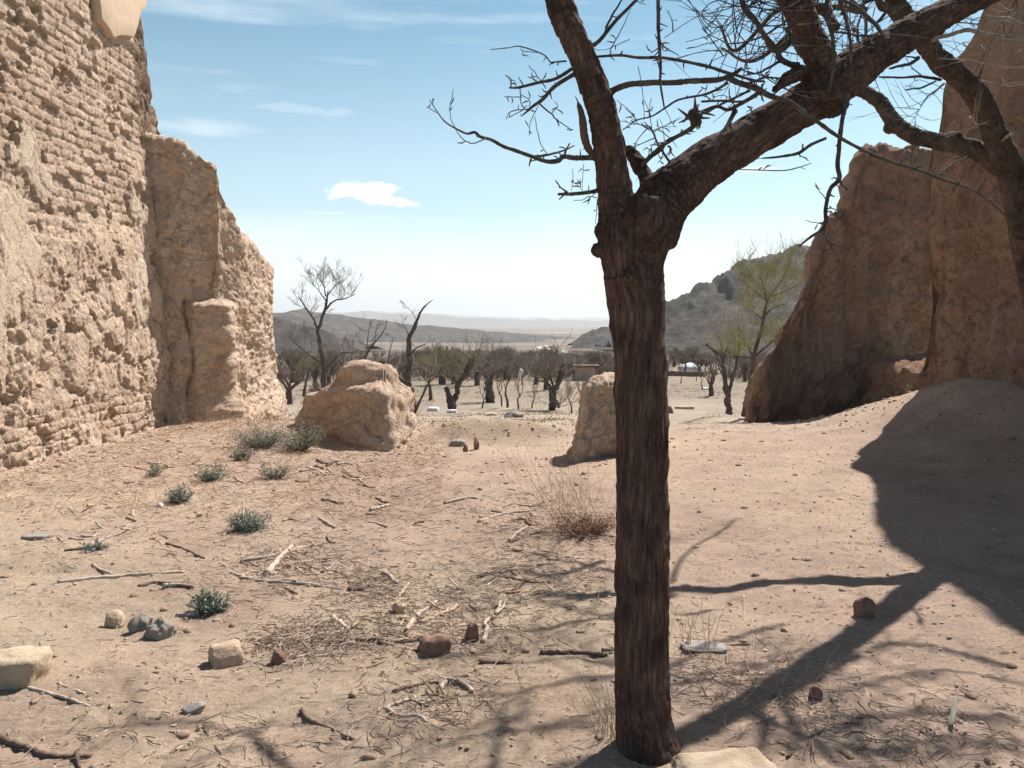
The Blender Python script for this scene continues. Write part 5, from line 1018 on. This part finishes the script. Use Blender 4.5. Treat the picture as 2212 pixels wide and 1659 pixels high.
if HAZE: tag(put('haze', hz, m), 'thin pale haze over the valley', 'haze', kind='stuff')

w = bpy.data.worlds.new('World'); scene.world = w; w.use_nodes = True; nt = w.node_tree; bg = nt.nodes['Background']
sky = node(nt, 'ShaderNodeTexSky', _sky_type='NISHITA'); sky.sun_disc = False; sky.sun_elevation = SUN_EL; sky.sun_rotation = SUN_AZ; sky.altitude = 1400; sky.air_density = 1.0; sky.dust_density = .6; sky.ozone_density = 1.0
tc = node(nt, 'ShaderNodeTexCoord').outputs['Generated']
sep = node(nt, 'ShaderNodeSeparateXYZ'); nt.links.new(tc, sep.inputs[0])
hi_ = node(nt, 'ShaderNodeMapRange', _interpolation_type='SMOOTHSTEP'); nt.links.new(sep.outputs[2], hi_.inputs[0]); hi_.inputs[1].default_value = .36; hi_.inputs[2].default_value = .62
TINT = mix(nt, (.72, 1.25, 1.17), (1.0, .88, .76), hi_.outputs[0])      # turquoise low down; unseen sky overhead warmed to redden the fill in shade
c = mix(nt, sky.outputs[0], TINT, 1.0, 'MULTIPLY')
# whitening toward the horizon (thin high cloud), streaks of cirrus, two small cumulus
def mth(op, a, b=None, c_=None):
    n = node(nt, 'ShaderNodeMath', _operation=op)
    for i, v in enumerate((a, b, c_)):
        if v is None: continue
        if hasattr(v, 'links'): nt.links.new(v, n.inputs[i])
        else: n.inputs[i].default_value = v
    return n.outputs[0]
def mrange(v, a, b, lo=0, hi=1):
    n = node(nt, 'ShaderNodeMapRange', _interpolation_type='SMOOTHSTEP'); nt.links.new(v, n.inputs[0])
    for i, q in zip((1, 2, 3, 4), (a, b, lo, hi)): n.inputs[i].default_value = q
    return n.outputs[0]
n1 = nz(nt, 2.2, 7, .55, tc, (1, 1, 9)); n2 = nz(nt, 5.5, 6, .6, tc, (1, .6, 5)); n3 = nz(nt, 17, 7, .65, tc, (1, 1, 2.6))
zz = mth('ADD', sep.outputs[2], mth('MULTIPLY', mth('SUBTRACT', n1, .5), .09))
low = mrange(zz, .045, .19, 1, 0)
zz2 = mrange(zz, .1, .36, .34, .0)
cir = mth('MULTIPLY', mrange(n1, .46, .68), mrange(n2, .3, .65, .3, 1))
fac = mth('MAXIMUM', mth('MAXIMUM', mth('MULTIPLY', low, .95), zz2), mth('MULTIPLY', cir, .55))
def puff(px, py, wx, hy, amp):
    d = ray(px, py); d = d / np.linalg.norm(d); mp = node(nt, 'ShaderNodeMapping'); mp.inputs['Location'].default_value = [-float(d[0]) * F / wx, 0, -float(d[2]) * F / hy]; mp.inputs['Scale'].default_value = (F / wx, 0, F / hy); nt.links.new(tc, mp.inputs[0])
    ln = node(nt, 'ShaderNodeVectorMath', _operation='LENGTH'); nt.links.new(mp.outputs[0], ln.inputs[0])
    front = mrange(sep.outputs[1], .1, .3)
    return mth('MULTIPLY', mth('MULTIPLY', mrange(mth('ADD', ln.outputs['Value'], mth('MULTIPLY', mth('SUBTRACT', n3, .5), 3.2)), .5, 1.1, 1, 0), amp), front)
fac = mth('MULTIPLY', fac, mrange(sep.outputs[1], -.2, .4, .05, 1))  # white cloud faded out behind the camera to lower the fill
for q in ((785, 412, 110, 24, 1.0), (840, 434, 75, 16, 1.0), (620, 236, 110, 12, .3), (700, 460, 70, 5, .6), (600, 530, 70, 12, .7), (1640, 365, 60, 8, .6)): fac = mth('MAXIMUM', fac, puff(*q))
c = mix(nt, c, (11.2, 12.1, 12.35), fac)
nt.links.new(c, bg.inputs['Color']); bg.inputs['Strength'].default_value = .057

sl = bpy.data.lights.new('sun', 'SUN'); sl.energy = 5.0; sl.angle = R(.53); sl.color = (1, .955, .89)
so = bpy.data.objects.new('sun', sl); so.rotation_euler = Vector([float(v) for v in SUN]).to_track_quat('Z', 'Y').to_euler(); link(so)
cam = bpy.data.cameras.new('camera'); cam.sensor_width = 36; cam.lens = 36 * F / 2212; cam.clip_start = .05; cam.clip_end = 60000
co = bpy.data.objects.new('camera', cam); co.location = (0, 0, CAM_Z); co.rotation_euler = (R(90) - PITCH, 0, 0); link(co); scene.camera = co
scene.view_settings.view_transform = 'Standard'; scene.view_settings.look = 'None'; scene.view_settings.exposure = 0.82; scene.view_settings.gamma = 1
scene.cycles.max_bounces = 6; scene.cycles.volume_bounces = 0; scene.cycles.use_denoising = True
